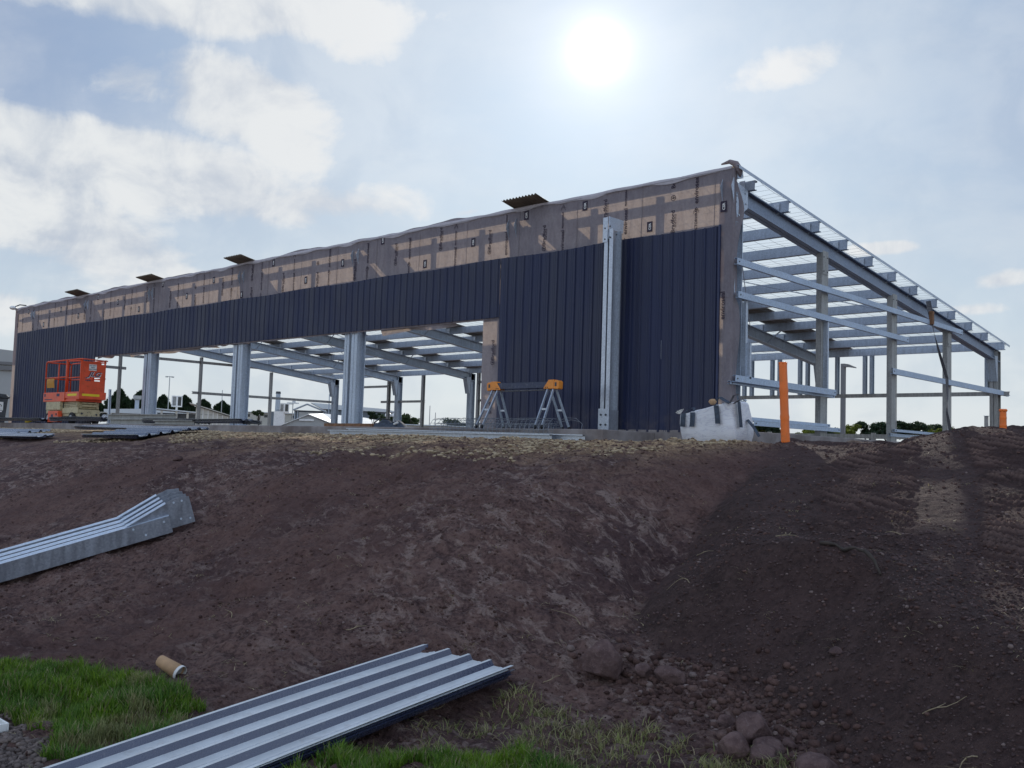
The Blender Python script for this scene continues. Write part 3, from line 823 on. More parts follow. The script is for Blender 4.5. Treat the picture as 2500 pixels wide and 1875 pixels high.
# folded top edge of the wrap, painted paler to look sunlit
P = []
for x in rowsx[::2]:
    e = .055 + .016 * math.sin(x * 3.7) + .010 * math.sin(x * 8.3); P.append([V(x, -.034, tz(x) - e), V(x, -.047 - .004 * math.sin(x * 6), tz(x) - e * .45), V(x, -.036, tz(x) + .010)])
b = MB(); b.sheet(P); b.build('folded_edge', MATS['wrap_fold_lit'], wrap, smooth=True)

# printing on the wrap
LP = MB(); yT = -.0325; up_, lf = EZ, -EX           # reads upwards: text x -> +z, text y -> -x
def put(s, x, z, size, xs=1.0): LP.text(s, V(x, yT, z), up_, lf, size * 1.06, xs=xs, bold=.0022 if size > .04 else .001)
def brad(x, z):
    if z + .16 < 4.0: put('Bradford', x, z + .03, .098)
    if z + .14 < 4.0 : put('THE FEEL OF BETTER', x + .055, z + .04, .022)
    zc = z - .205
    if zc > 3.0 or z < 2:
        n = 18
        for r0, r1, a0, a1 in ((.036, .048, 0, 2 * math.pi),):
            vs = []
            for k in range(n + 1):
                t_ = a0 + (a1 - a0) * k / n; vs += [(x + r0 * math.cos(t_), yT, zc + r0 * math.sin(t_)), (x + r1 * math.cos(t_), yT, zc + r1 * math.sin(t_))]
            LP.add(vs, [(2 * k, 2 * k + 1, 2 * k + 3, 2 * k + 2) for k in range(n)])
        LP.add([(x - .025, yT, zc - .008), (x + .03, yT, zc - .008), (x + .03, yT, zc + .008), (x - .025, yT, zc + .008)], [(0, 1, 2, 3)])
        LP.add([(x - .006, yT, zc + .03), (x + .006, yT, zc + .03), (x + .006, yT, zc - .02), (x - .006, yT, zc - .02)], [(0, 1, 2, 3)])
def roofmark(x, z):
    for o in (0, .022):
        for s in (-1, 1):
            a = V(x + s * .055, yT, z - .05 + o * 1.2); c = V(x, yT, z + .02 + o * 1.2); d = V(0, 0, .011)
            LP.add([a, c, c + d, a + d], [(0, 1, 2, 3)])
def csr(x, z):
    LP.add([(x - .055, yT, z - .085), (x + .055, yT, z - .085), (x + .055, yT, z + .085), (x - .055, yT, z + .085)], [(0, 1, 2, 3)])
WM = MB()
rn = random.Random(5)
BRZ = [3.91, 3.68, 3.42, 3.52, 3.75, 3.60, 3.42, 3.9, 3.4, 3.8, 3.55, 3.85, 3.45, 3.7, 3.6, 3.9, 3.5, 3.75, 3.45, 3.8, 3.6]
ENZ = [3.77, 3.46, 3.27, 3.42, 3.30, 3.66, 3.72, 3.78, 3.35, 3.5, 3.75, 3.4, 3.62, 3.3, 3.7, 3.45, 3.6, 3.35, 3.75, 3.5, 3.4]
CSZ = [3.43, 3.3, 3.85, 3.88, 3.55, 3.28, 3.93, 3.6, 3.35, 3.9, 3.25, 3.75, 3.45, 3.9, 3.3, 3.62, 3.88, 3.4, 3.7, 3.3, 3.85]
for i in range(21):
    x0 = -1.20 - 1.365 * i
    if x0 - .0 < -LEN - .1: break
    zb, ze, zc = BRZ[i], ENZ[i], CSZ[i]
    for k in (0, -.62):
        if zb + k > 3.15 and (zb + k < 3.93): brad(x0, zb + k)
    if i == 0: put('Bra', x0, 3.93, .098)
    put('enviroseal', x0 + .43, ze, .102)
    lo, hi = ze - .46, ze + .40
    if lo > 3.05: roofmark(x0 + .43, lo + .13); 
    if lo > 2.98: put('PROCTORWRAP', x0 + .43, lo - .06, .058)
    if hi < 3.92: put('PROCTORWRAP', x0 + .43, hi, .046, .8)
    if hi + .2 < 4.0: roofmark(x0 + .43, hi + .22)
    csr(x0 + .92, zc)
    WM.text('CSR', V(x0 + .925, yT - .003, zc), up_, lf, .062, bold=.002)
brad(-5.12, 1.42); put('Bradford', -5.15, .45, .098)
put('enviroseal', -.27, 1.9, .1) 
LP.build('lettering', MATS['wrap_print'], wrap)
WM.build('lettering', MATS['white_cup'], wrap)

# column standing in front of the cladding on the apron
b = MB(); x, y = -2.18, -.42; dbl_col(b, x, y, -.04, 3.26, .24, .075, .03)
fc = b.build('front_column', Z_, bld)
b = MB()
for s in (-1,):
    b.box((x - .115, y - .012, 3.05), (x - .015, y - .006, 3.46))
b.build('splice_plate', Z_, fc)
b = MB()
b.extr([(0, 3.1), (.26, 3.1), (.38, 3.28), (.395, 3.47), (0, 3.47)], V(x - .006, y, 0), V(x + .006, y, 0), EY, EZ)
b.build('knee_plate', MATS['galv_bright'], fc)
b = MB()
b.box((x - .115, y - .014, -.04), (x + .10, y - .006, .32)); b.box((x + .085, y - .01, -.04), (x + .091, y + .25, .30))
b.build('base_bracket', Z_, fc)
def bolt(c, ax, r, h):
    b = MB(); b.cyl(c, ax, r, h, 10); b.build('bolt', MATS['dark_steel'], fc)
for xx, zz in ((-.06, .06), (.04, .06), (-.06, .22), (.04, .22)): bolt((x + xx, y - .018, zz), EY, .018, .014)
for xx, zz in ((-.07, 3.10), (.03, 3.12), (-.07, 3.28), (.03, 3.30)): bolt((x + xx, y - .012, zz), EY, .013, .014)
for yy_, zz in ((.06, 3.12), (.06, 3.24), (.18, 3.2)): bolt((x + .02, y + yy_, zz), EX, .013, .014)

# ---------------------------------------------------------------- loose things on and around the slab
def sheetmat(t):
    g = geo(t); n = t.noise(g, 2.5, 5, .6); n2 = t.noise(g, 45, 4, .65)
    c = t.mix(t.rng(n, .3, .7), (.030, .040, .085), (.05, .062, .11))
    c = t.mix(t.m('MULTIPLY', t.rng(n2, .55, .75), .30), c, (.30, .28, .27))
    return pbr(t, c, t.rng(n2, .3, .7, .20, .36), .0, n, .05, .01, .9, **{'Coat Weight': .7, 'Coat Roughness': .12})
mat('sheet_navy', sheetmat)
def sheetpale(t):
    g = geo(t); n = t.noise(g, 2.5, 5, .6); n2 = t.noise(g, 45, 4, .65)
    c = t.mix(t.rng(n, .3, .7), (.26, .30, .38), (.36, .40, .47))
    c = t.mix(t.m('MULTIPLY', t.rng(n2, .55, .75), .35), c, (.22, .19, .17))
    return pbr(t, c, .38, .15, n, .05, .01, .6)
mat('sheet_pale', sheetpale)

def rib_prof(w, n, h=.032, crest=.028, foot=.075):
    """ribbed sheet outline across its width, n ribs, last one at each edge"""
    pr = []; p = w / (n - 1)
    for k in range(n):
        c = p * k
        if k > 0: pr += [(c - foot / 2, 0)]
        pr += [(c - crest / 2, h), (c + crest / 2, h)]
        if k < n - 1: pr += [(c + foot / 2, 0), (c + p / 2 - .012, 0), (c + p / 2 - .008, .003), (c + p / 2 + .008, .003), (c + p / 2 + .012, 0)]
    return pr
def sheets(name, label, cat, org, along, across, w, length, n, ribs=5, mats=('sheet_navy', 'sheet_pale'), step=.008, stag=.05, seed=0, group=None, h=.032, foot=.075, crest=.028, single=False, skew=0.0):
    """a pile of ribbed sheets; org is the far corner of the lowest sheet"""
    al = along.normalized(); ac = (across - al * across.dot(al)).normalized(); nn = ac.cross(al)
    if nn.z < 0: nn = -nn
    rn = random.Random(seed); pr = rib_prof(w, ribs, h, crest, foot)
    root = thing(name, label, cat, org, group)
    for k in range(n):
        o = org + nn * (step * k) + al * rn.uniform(-stag, stag) + ac * rn.uniform(-.006, .006)
        P = []
        for j in range(9):
            t_ = length * j / 8
            P.append([o + al * (t_ + (skew * u if j == 0 else 0)) + ac * u + nn * (v_ + .006 * math.sin(t_ * 1.3 + k) * (1 if j else 1)) for u, v_ in pr])
        b = MB(); b.sheet(P); m_ = len(pr) - 1
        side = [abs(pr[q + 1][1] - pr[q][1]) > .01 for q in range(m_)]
        b.mi = [0 if side[q % m_] else 1 for q in range(len(b.f))]  # pans and crests pale, rib sides navy: light and shade painted by face
        b.build('ribbed_sheet', [MATS['sheet_navy'], MATS['sheet_lit'] if k >= n - 2 else MATS['sheet_navy']], root, solid=.0016)
    return root

# foreground pile beside the grass
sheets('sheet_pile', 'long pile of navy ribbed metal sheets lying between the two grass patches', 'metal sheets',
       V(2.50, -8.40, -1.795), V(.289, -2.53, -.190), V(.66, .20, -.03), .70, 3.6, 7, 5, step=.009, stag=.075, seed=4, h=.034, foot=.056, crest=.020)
# piles near the slab, far to the left
def gpt(x, y, dz=0): return V(x, y, gz(x, y) + dz)
GS = 'ribbed sheets lying on the ground before the slab'
sheets('sheet_pile', 'flat pile of ribbed sheets on the ground, the one nearest the wheelie bin', 'metal sheets', gpt(-14.5, -5.1, .035), V(-1, -.08, 0), V(-.35, .9, .10), .95, 5, 3, 5, seed=1, group=GS, step=.014, h=.04)
sheets('sheet_pile', 'bluish folded flashing sheets lying just before the pile nearest the wheelie bin', 'metal sheets', gpt(-12.0, -5.45, .05), V(-1, -.06, -.002), V(-.2, .9, .16), .36, 5, 4, 3, seed=2, group=GS, step=.014, h=.02)
sheets('sheet_pile', 'dark pile of ribbed sheets leaning near the apron edge, behind the bright one', 'metal sheets', gpt(-9.3, -4.15, .06), V(-1, -.02, .006), V(-.25, .9, .07), .80, 4.0, 3, 5, seed=3, group=GS, step=.012)
sheets('sheet_pile', 'bright short pile of ribbed sheets with black rib ends on brown earth', 'metal sheets', gpt(-8.75, -5.05, .04), V(-1, -.11, -.01), V(-.15, .9, .14), .92, 1.75, 4, 5, seed=6, group=GS, step=.014, h=.04)
GA = 'sheets lying on the concrete apron'
sheets('sheet_pile', 'pale ribbed sheets on the apron beside the yellow-tipped tool', 'metal sheets', V(-22.4, -1.15, .02), V(-1, -.03, 0), V(0, -1, 0), .28, 6.5, 5, 3, seed=7, group=GA, step=.016)
sheets('sheet_pile', 'dark narrow sheets on the apron under the orange scissor lift', 'metal sheets', V(-18.4, -1.15, .03), V(-1, 0, 0), V(0, -1, 0), .22, 3.5, 7, 3, seed=8, group=GA, step=.014)
sheets('sheet_pile', 'long dark sheet pile on the apron between the two left steel columns', 'metal sheets', V(-11.5, -1.05, .00), V(-1, 0, 0), V(0, -1, 0), .32, 4.6, 10, 3, seed=9, group=GA)
t = thing('tool', 'small yellow and black hand tool lying on the apron by pale sheets', 'tool', (-23.4, -1.2, -.03))
b = MB(); b.tube([V(-23.6, -1.3, .0), V(-23.3, -1.3, .03)], .03, 8); b.box((-23.75, -1.34, -.03), (-23.6, -1.26, .04)); b.build('body', MATS['yellow'], t, bevel=.01)
b = MB(); b.tube([V(-23.32, -1.3, .03), V(-23.1, -1.32, .0), V(-22.8, -1.25, -.03)], .012, 6); b.build('cord', MATS['black_rubber'], t)

# channel stack on the apron by the lift, and the long channels before the slab
def channel(name, label, p0, p1, D, W, group, m='zinc', flip=False, holes=True, opn=None):
    d = (p1 - p0).normalized(); side = d.cross(EZ).normalized() * (1 if not flip else -1)
    root = thing(name, label, 'steel channel', p0, group)
    b = MB(); b.extr(cprof(D, W, .018, .004), p0, p1, side, EZ); b.build('web_and_flanges', MATS[m], root)
    if holes:
        b = MB()
        for s in (.12, .34, .60):
            for e in (p0 + d * s, p1 - d * s): b.cyl(e - side * .002 + EZ * D * .5, side, .012, .006, 8)
        b.build('bolt_holes', MATS['dark_steel'], root)
    return root
GL = 'galvanised channels lying before the slab'
channel('steel_channel', 'long bright steel channel lying on earth in front of the wire roll', V(-7.87, -1.62, -.215), V(-2.25, -1.62, -.235), .10, .06, GL)
channel('steel_channel', 'second long steel channel lying close behind the bright one', V(-7.45, -1.50, -.175), V(-1.70, -1.50, -.23), .10, .06, GL)
GK = 'short channels stacked on the apron'
for k, (x0, x1, y, z, D, lb) in enumerate([(-18.0, -14.0, -1.30, -.04, .13, 'lower channel of the stack on the apron near the left steel column'),
                                           (-18.2, -14.5, -1.28, .092, .12, 'upper channel of the stack on the apron near the left steel column'),
                                           (-15.4, -13.5, -1.36, -.04, .10, 'short channel poking out beside the channel stack on the apron')]):
    channel('steel_channel', lb, V(x0, y, z), V(x1, y, z), D, .06, GK, 'galv_col')
t = thing('steel_post', 'thin upright steel post standing at the end of the channel stack', 'post', (-18.35, -1.2, -.04))
b = MB(); b.extr(cprof(.06, .05), V(-18.3, -1.25, -.04), V(-18.45, -1.2, .9), EX, EY); b.build('shaft', MATS['zinc'], t)
b = MB(); b.box((-18.38, -1.32, -.043), (-18.2, -1.18, -.03)); b.build('foot_plate', MATS['zinc'], t)
# coil of strapping and scrap
for (x, y, lb) in ((-13.35, -1.2, 'loose coil of dark banding on the apron beside the channel stack'), (-11.35, -1.15, 'tangle of dark offcuts on the apron at the end of the long sheet pile')):
    b = MB(); rn = random.Random(int(-x)); 
    for k in range(7):
        a0 = rn.uniform(0, 6); r0 = rn.uniform(.16, .30)
        b.tube([V(x + r0 * math.cos(a0 + q * .5), y + .6 * r0 * math.sin(a0 + q * .5), .0 + .09 * abs(math.sin(q * .5 + k)) - .02) for q in range(13)], .009, 5)
    tag(b.build('banding_coil', MATS['dark_steel'], None), lb, 'coil')

# timber and tool bag
t = thing('timber_board', 'short brown timber boards lying on the apron by the middle steel column', 'timber', (-8.6, -.9, -.04))
for k, (x0, x1, y) in enumerate(((-8.9, -7.35, -.95), (-8.75, -7.2, -.75))):
    b = MB(); b.box((x0, y - .07, -.04 + .0), (x1, y + .07, .03)); b.build('board', MATS['timber'], t, bevel=.004)
t = thing('tool_bag', 'slumped dark blue-grey tool bag on the apron beside the timber boards', 'bag', (-6.8, -.9, -.04))
b = MB(); rn = random.Random(11)
P = []
for i in range(19):
    u = i / 18; row = []
    for j in range(13):
        a = math.pi * j / 12; hh = (.17 - .06 * u) * (math.sin(math.pi * min(1, u * 1.08 + .03)) ** .4) * (1 + .22 * math.sin(u * 14 + j * .7))
        row.append(V(-7.3 + .95 * u, -.95 - .20 * math.cos(a) * (math.sin(math.pi * (u * .94 + .03)) ** .4), -.045 + hh * math.sin(a) + .012 * rn.uniform(-1, 1)))
    P.append(row)
b.sheet(P); b.build('bag_body', MATS['cloth_dark'], t, smooth=True)
b = MB(); b.tube([V(-7.2, -1.1, .03), V(-7.0, -1.13, .12), V(-6.7, -1.12, .10), V(-6.5, -1.12, .0)], .012, 6); b.build('carry_strap', MATS['black_rubber'], t)
b = MB(); b.tube([V(-6.55, -1.14, .02), V(-6.45, -1.14, .05)], .02, 8); b.build('buckle', MATS['white_cup'], t)

# roll of wire mesh
t = thing('wire_mesh_roll', 'loose roll of square steel reinforcing wire lying against the apron edge', 'wire roll', (-3.7, -1.45, -.15))
b = MB(); rn = random.Random(2); x0, x1 = -5.05, -2.35
for k in range(28):
    x = x0 + (x1 - x0) * k / 27
    b.tube([V(x + .04 * math.sin(a * .7), -1.40 + (.10 + .018 * a) * math.cos(a) * .8, -.06 + (.08 + .0125 * a) * math.sin(a) + .01 * rn.uniform(-1, 1)) for a in [q * .45 for q in range(24)]], .0035, 4)
for q in range(0, 24):
    a = q * .45
    b.tube([V(x0 + (x1 - x0) * k / 9, -1.40 + (.10 + .018 * a) * math.cos(a) * .8, -.06 + (.08 + .0125 * a) * math.sin(a) + .008 * math.sin(k * 2 + q)) for k in range(10)], .0035, 4)
b.tube([V(-2.35, -1.4, .07), V(-2.15, -1.4, .13), V(-1.95, -1.42, .12), V(-1.8, -1.45, .03), V(-1.78, -1.5, -.06)], .004, 4)
b.tube([V(-2.35, -1.4, .05), V(-2.1, -1.35, .10), V(-1.9, -1.4, .07)], .004, 4)
b.build('wires', MATS['wire'], t)

# trestle (work horse)
t = thing('trestle', 'steel work trestle with dark beam and orange plastic ends before the navy wall', 'trestle', (-3.25, -1.1, -.043))
yb, zt = -1.15, .70
def tp(x, y, z): return V(x, y, z)
b = MB(); b.box((-3.86, yb - .045, zt - .085), (-2.72, yb - .037, zt + .02)); b.box((-3.86, yb + .037, zt - .085), (-2.72, yb + .045, zt + .02)); b.box((-3.86, yb - .045, zt + .012), (-2.72, yb + .045, zt + .02))
b.build('beam', MATS['beam_blue'], t, bevel=.003)
b = MB(); b.tube([V(-3.8, yb - .02, zt - .12), V(-2.8, yb - .02, zt - .115)], .012, 6); b.build('folding_rod', MATS['strap_grey'], t)
for s, xc in ((-1, -3.93), (1, -2.66)):
    b = MB()
    b.extr([(-.17 * s * -1, -.10), (-.17 * s * -1, -.085), (-.06 * s * -1, .045), (.13 * s * 1, .045), (.13 * s, -.10)][::1] if False else [(-s * .15, -.10), (-s * .15, -.08), (-s * .05, .045), (s * .06, .045), (s * .06, -.10)], V(xc, yb + .06, zt), V(xc, yb - .06, zt), EX, EZ)
    b.extr([(s * .06, -.10), (s * .06, .02), (s * .09, .035), (s * .14, .03), (s * .16, .01), (s * .16, -.09), (s * .14, -.11)], V(xc, yb + .055, zt), V(xc, yb - .055, zt), EX, EZ)
    e = b.build('end_cap', MATS['orange_plastic'], t, bevel=.006)
    b = MB(); b.box((xc + s * .10 - .018, yb - .058, zt - .06), (xc + s * .10 + .018, yb - .0555, zt + .0))
    for dx in (-.11, -.07): b.cyl((xc + s * dx, yb - .063, zt - .075), EY, .008, .012, 8)
    b.build('slot', MATS['dark_steel'], e)
    for k, (yy_, ty) in enumerate(((-.03, -.36), (.03, .33))):
        for j, dx in enumerate((-.06, .06)):
            b = MB(); top = V(xc - s * .02 + dx, yb + yy_, zt - .10); bot = V(xc + dx * 1.2 + s * .02, yb + ty, -.04)
            b.bar(top, bot, .034, .022, EX); lg = b.build('leg', MATS['zinc'] if k == 0 else MATS['galv_dull'], t)
            b = MB(); dd = (bot - top).normalized(); b.bar(bot - dd * .05, bot + dd * .004, .042, .030, EX); b.build('foot', MATS['black_rubber'], lg)
        b = MB(); m_ = .52; a0 = V(xc - .08, yb + yy_ + (ty - yy_) * m_, zt - .10 - (zt - .06) * m_); b.bar(a0, a0 + V(.16, 0, 0), .012, .03); b.build('cross_brace', MATS['zinc'], t)

# bulk bag
t = thing('bulk_bag', 'slumped white woven bulk bag with dark lifting straps at the building corner', 'bulk bag', (.15, -1.25, -.2))
BW, BD, BH = .82, .58, .50
def bagp(u, v_, w_):
    """u,v_ in -1..1 around a soft box, w_ height 0..1"""
    s = 1 - .05 * math.sin(math.pi * w_) if w_ < .0 else 1
    bul = 1 + .02 * math.sin(11 * u + 8 * v_) * w_ * (1 - w_) * 3 + .035 * math.sin(math.pi * min(1, w_ * 1.1)) - .02 * w_
    tilt = .10 * (u + 1) / 2
    x = .36 + BW / 2 * u * bul + .05 * (1 - w_) * (u > 0) + .012 * math.sin(7 * v_ + 5 * w_)
    y = -1.22 + BD / 2 * v_ * bul + .014 * math.sin(6 * u + 4 * w_)
    z = -.25 + BH * w_ * (1 - .16 * (1 - u) / 2 * w_) + tilt * w_ * .9 + .012 * math.sin(9 * u + 3 * v_) * w_
    return V(x, y, z)
def ringp(n=72):
    out = []
    for k in range(n):
        a = 2 * math.pi * k / n + math.pi / 4; c, s = math.cos(a), math.sin(a); e = .24
        out.append((math.copysign(abs(c) ** e, c), math.copysign(abs(s) ** e, s)))
    return out
RG = ringp(); b = MB(); P = []
for i in range(17):
    w_ = i / 16; ins = 1 - .10 * (1 - w_) ** 6 * 1.0
    P.append([bagp(u * ins, v_ * ins, w_) for u, v_ in RG + RG[:1]])
for i, (f, dz) in enumerate(((.93, .012), (.75, .02), (.5, -.015), (.25, -.03), (.02, -.03))):
    P.append([bagp(u * f, v_ * f, 1.0) + V(0, 0, dz + .02 * math.sin(9 * u + 7 * v_) + .05 * max(0, u * f) * (1 - f)) for u, v_ in RG + RG[:1]])
b.sheet(P); bagb = b.build('bag_body', MATS['bag'], t, smooth=True)
tx = bpy.data.textures.new('crease', 'CLOUDS'); tx.noise_scale = .22; tx.noise_depth = 3
md = bagb.modifiers.new('sub', 'SUBSURF'); md.levels = 2; md.render_levels = 2
md = bagb.modifiers.new('d', 'DISPLACE'); md.texture = tx; md.strength = .010; md.mid_level = .5
def strap(pts, wdt, mat_='cloth_dark', name='lifting_strap', across=None):
    b = MB(); P = []
    for i, p in enumerate(pts):
        d = (Vector(pts[min(i + 1, len(pts) - 1)]) - Vector(pts[max(i - 1, 0)])).normalized()
        ac = Vector(across) if across else d.cross(EY).normalized()
        P.append([Vector(p) - ac * wdt / 2, Vector(p) + ac * wdt / 2])
    b.sheet(P); return b.build(name, MATS[mat_], t, solid=.006)
for (u, top) in ((-.72, .96), (-.40, .98), (.52, 1.0)):
    pts = [bagp(u - .03, -1.065, w_) + V(0, -.014, 0) for w_ in (.52, .6, .7, .8, .9, .97)]
    strap(pts, .075, across=(1, 0, .0))
strap([bagp(1.06, -.55, w_) + V(.014, 0, 0) for w_ in (.42, .55, .7, .85, .98)], .075, across=(0, 1, 0))
strap([bagp(-.72, -1.02, 1.0), bagp(-.66, -.9, 1.14), bagp(-.55, -.9, 1.17), bagp(-.44, -.95, 1.12), bagp(-.40, -1.02, 1.0)], .06, across=(0, 1, .2))
strap([bagp(.10, -.4, 1.05), bagp(.3, -.5, 1.22), bagp(.5, -.8, 1.18), bagp(.75, -.95, 1.10), bagp(.98, -1.0, .98)], .07, across=(0, 1, .3))
strap([bagp(.95, -.9, .99), bagp(1.05, -.8, 1.12), bagp(1.22, -.75, 1.12), bagp(1.28, -.8, 1.0), bagp(1.1, -.9, .93)], .045, 'strap_grey', across=(0, 1, 0))
strap([bagp(1.05, .2, .62), bagp(1.25, .1, .45), bagp(1.55, -.1, .22)], .06, across=(0, 1, .3))
b = MB()
for k in range(4): b.tube([bagp(-1.0, -.9, 1.0), bagp(-1.12 + .06 * k, -.95, 1.14), bagp(-1.05 + .07 * k, -.95, 1.15), bagp(-.95, -.9, 1.0)], .006, 5)
b.build('tie_cord', MATS['white_cup'], t)
b = MB(); b.ball(bagp(.18, -.7, 1.17), .055, .045, .04, 10, 6, .2, 3); b.build('tied_spout', MATS['cardboard'], t, smooth=True)

# orange plastic bollards
def bollard(x, y, z0, z1, r, lx, label, tape=True):
    t = thing('bollard', label, 'bollard', (x, y, z0), 'orange plastic bollards')
    n = 24; L = z1 - z0; P = []
    for i in range(25):
        w_ = i / 24; rr = r * (1 - .10 * w_) * (1 + (.10 if i in (8, 16) else 0)); cz = z0 + L * w_
        flare = 1 + (.08 if i > 23 else 0)
        P.append([V(x - lx * w_ + rr * flare * math.cos(a), y + rr * flare * math.sin(a), cz + (.012 * abs(math.sin(a * 3)) if i == 24 else 0)) for a in [2 * math.pi * k / n for k in range(n + 1)]])
    b = MB(); b.sheet(P); o = b.build('tube', MATS['bollard_orange'], t, smooth=True, solid=.006)
    b = MB()
    for k in range(6):
        a = 2 * math.pi * k / 6; b.ball((x - lx + r * .7 * math.cos(a), y + r * .7 * math.sin(a), z1 - .005), .022, .022, .018, 8, 5)
    b.build('scalloped_cap', MATS['bollard_orange'], t, smooth=True)
    if tape:
        P = []
        for i in range(5):
            w_ = .42 + .24 * i / 4; rr = r * (1 - .10 * w_) * 1.025
            P.append([V(x - lx * w_ + rr * math.cos(a), y + rr * math.sin(a), z0 + L * w_) for a in [2 * math.pi * k / n for k in range(n + 1)]])
        b = MB(); b.sheet(P); b.build('reflective_band', MATS['tape'], t, smooth=True)
def tapem(t):
    g = geo(t); n = t.noise(g, 22, 5, .6)
    return pbr(t, t.mix(t.rng(n, .42, .58), (.62, .30, .33), (.74, .24, .12)), .35, .1)
mat('tape', tapem)
bollard(1.68, -1.75, gz(1.68, -1.75) - .03, .80, .052, .05, 'tall orange plastic bollard with a scuffed pink band, beside the bulk bag')
bollard(4.10, -1.45, gz(4.10, -1.45) - .05, .215, .034, -.0, 'short orange bollard stub half buried in the earth near the far gable corner', False)
t = thing('marker_post', 'short grey steel post standing in the fill beside the orange stub', 'post', (3.86, -1.3, 0))
b = MB(); b.extr(cprof(.05, .045, .012), V(3.86, -1.30, gz(3.86, -1.3) - .1), V(3.86, -1.30, .155), V(.9, .3, 0), V(-.3, .9, 0)); b.build('shaft', MATS['galv_col'], t)
b = MB(); b.box((3.855, -1.31, .155), (3.905, -1.25, .16)); b.build('cap', MATS['zinc'], t)

# strap hanging from the gable rafter
t = thing('hanging_strap', 'narrow grey lifting strap hanging twisted from the gable rafter', 'strap', (.0, 7.9, 2.9))
path = [(-.05, 7.83, 3.0), (-.0, 7.83, 2.69), (.06, 7.87, 2.3), (.09, 8.1, 1.9), (.10, 8.5, 1.42), (.10, 8.55, 1.0), (.10, 8.50, .7), (.12, 8.62, .35), (.14, 8.75, .12)]
P = []; n = 48
for i in range(n + 1):
    f = i / n * (len(path) - 1); k = min(int(f), len(path) - 2); p = Vector(path[k]).lerp(Vector(path[k + 1]), f - k)
    a = i / n * 7.5; wdt = .032 if i > 8 else .05
    P.append([p - V(math.cos(a), math.sin(a), 0) * wdt, p + V(math.cos(a), math.sin(a), 0) * wdt])
b = MB(); b.sheet(P); b.build('webbing', MATS['strap_grey'], t, solid=.004)
b = MB(); b.box((-.02, 7.78, 2.50), (.06, 7.88, 2.78)); b.build('wear_sleeve', MATS['timber'], t, bevel=.01)

# stack of columns with knee plates lying on the bank
a_ = V(-.713, -1.567, -.53).normalized(); c0 = V(-.87, .42, .10); c_ = (c0 - a_ * c0.dot(a_)).normalized(); n_ = c_.cross(a_)
if n_.z < 0: n_ = -n_
P0 = V(-1.94, -7.72, -1.295)
root_labels = ['spare steel column with knee plate lying on the bank, outermost on the downhill side', 'spare steel column on the bank, second from the downhill side', 'spare steel column on the bank, third from the downhill side', 'spare steel column on the bank, set back farthest uphill in the stack']
offs = [0.0, .20, .42, .68]; shf = [0, .015, .03, .045]
for k in range(4):
    o = P0 + c_ * offs[k] + a_ * shf[k]; L = 4.2; D = .175
    t = thing('spare_column', root_labels[k], 'steel column', o, 'spare steel columns stacked on the bank')
    e0 = o + a_ * .16
    b = MB()
    b.extr(cprof(D, .072, .016), e0, e0 + a_ * L, c_, n_); b.mi = [1 if q in (0, 9, 10) else 0 for q in range(len(b.f))]; b.build('channel', [MATS['galv_shade'], MATS['galv_bright']], t)  # flanges bright, web dark: sky shine put into the colour by face
    b = MB(); b.extr(cprof(D, .072, .016), e0 + c_ * .150, e0 + c_ * .150 + a_ * L, -c_, n_) if k != 3 else b.extr(cprof(D, .05, .016), e0 + c_ * .13, e0 + c_ * .13 + a_ * L, -c_, n_)
    b.mi = [1 if q in (0, 9, 10) else 0 for q in range(len(b.f))]; b.build('channel', [MATS['galv_shade'], MATS['galv_bright']], t)
    for s in (.068, .084):
        pl_ = [(-.08, .03), (.62, .02), (.60, D), (.16, .30), (.04, .325), (-.08, .305)]
        b = MB(); b.extr([(u, v_) for u, v_ in pl_], o + c_ * (s - .002), o + c_ * (s + .002), a_, n_)
        kp = b.build('knee_plate', MATS['galv_shade'], t)
        # folded stiffening lip along the slope of the plate
        q0, q1 = o + a_ * .60 + n_ * D + c_ * s, o + a_ * .16 + n_ * .302 + c_ * s
        sg = -1 if s < .075 else 1
        b = MB(); b.bar(q0 + c_ * sg * .022, q1 + c_ * sg * .022, .048, .006, n_); b.build('lip', MATS['galv_bright'], kp)
    if k == 0:
        for (u, v_) in ((.0, .28), (.08, .285), (-.04, .08), (.05, .10), (.22, .13), (.42, .05), (.52, .14)):
            b = MB(); b.cyl(o + a_ * u + n_ * v_ + c_ * -.002 + c_ * (.066 if u < .14 else 0), c_, .011, .010, 8); b.build('bolt', MATS['galv_bright'], t)

# ---------------------------------------------------------------- scissor lift
t = thing('scissor_lift', 'orange and cream scissor lift with lowered deck, parked on the apron', 'scissor lift', (-21.65, -.78, -.043))
LX, LY, LZ = -21.65, -.78, -.043
def lb(x0, x1, y0, y1, z0, z1, mb): mb.box((LX + x0, LY + y0, LZ + z0), (LX + x1, LY + y1, LZ + z1))
def lp(x, y, z): return V(LX + x, LY + y, LZ + z)
OR, CR = MATS['lift_orange'], MATS['lift_cream']
b = MB(); lb(-1.1, 1.08, -.30, .30, .22, .42, b); lb(-1.12, 1.10, -.33, -.30, .30, .46, b); lb(1.08, 1.13, -.30, .30, .20, .40, b); b.build('chassis', CR, t, bevel=.01)
b = MB(); lb(-.95, .05, -.41, -.31, .40, .64, b); b.build('side_tray', CR, t, bevel=.01)
b = MB(); lb(-.70, .02, -.44, -.312, .04, .37, b); lb(-.66, -.02, -.445, -.44, .30, .34, b)
bx = b.build('battery_tray', OR, t, bevel=.012)
b = MB(); lb(-.46, -.32, -.4455, -.4405, .17, .27, b); lb(-.44, -.34, -.4455, -.4405, .06, .11, b); b.build('warning_sticker', MATS['dark_label'], bx)
b = MB()
for zc in (.15, .27):
    b = MB(); b.cyl(lp(-.10, -.445, zc), EY, .035, .012, 14); b.build('handle_recess', MATS['dark_steel'], bx)
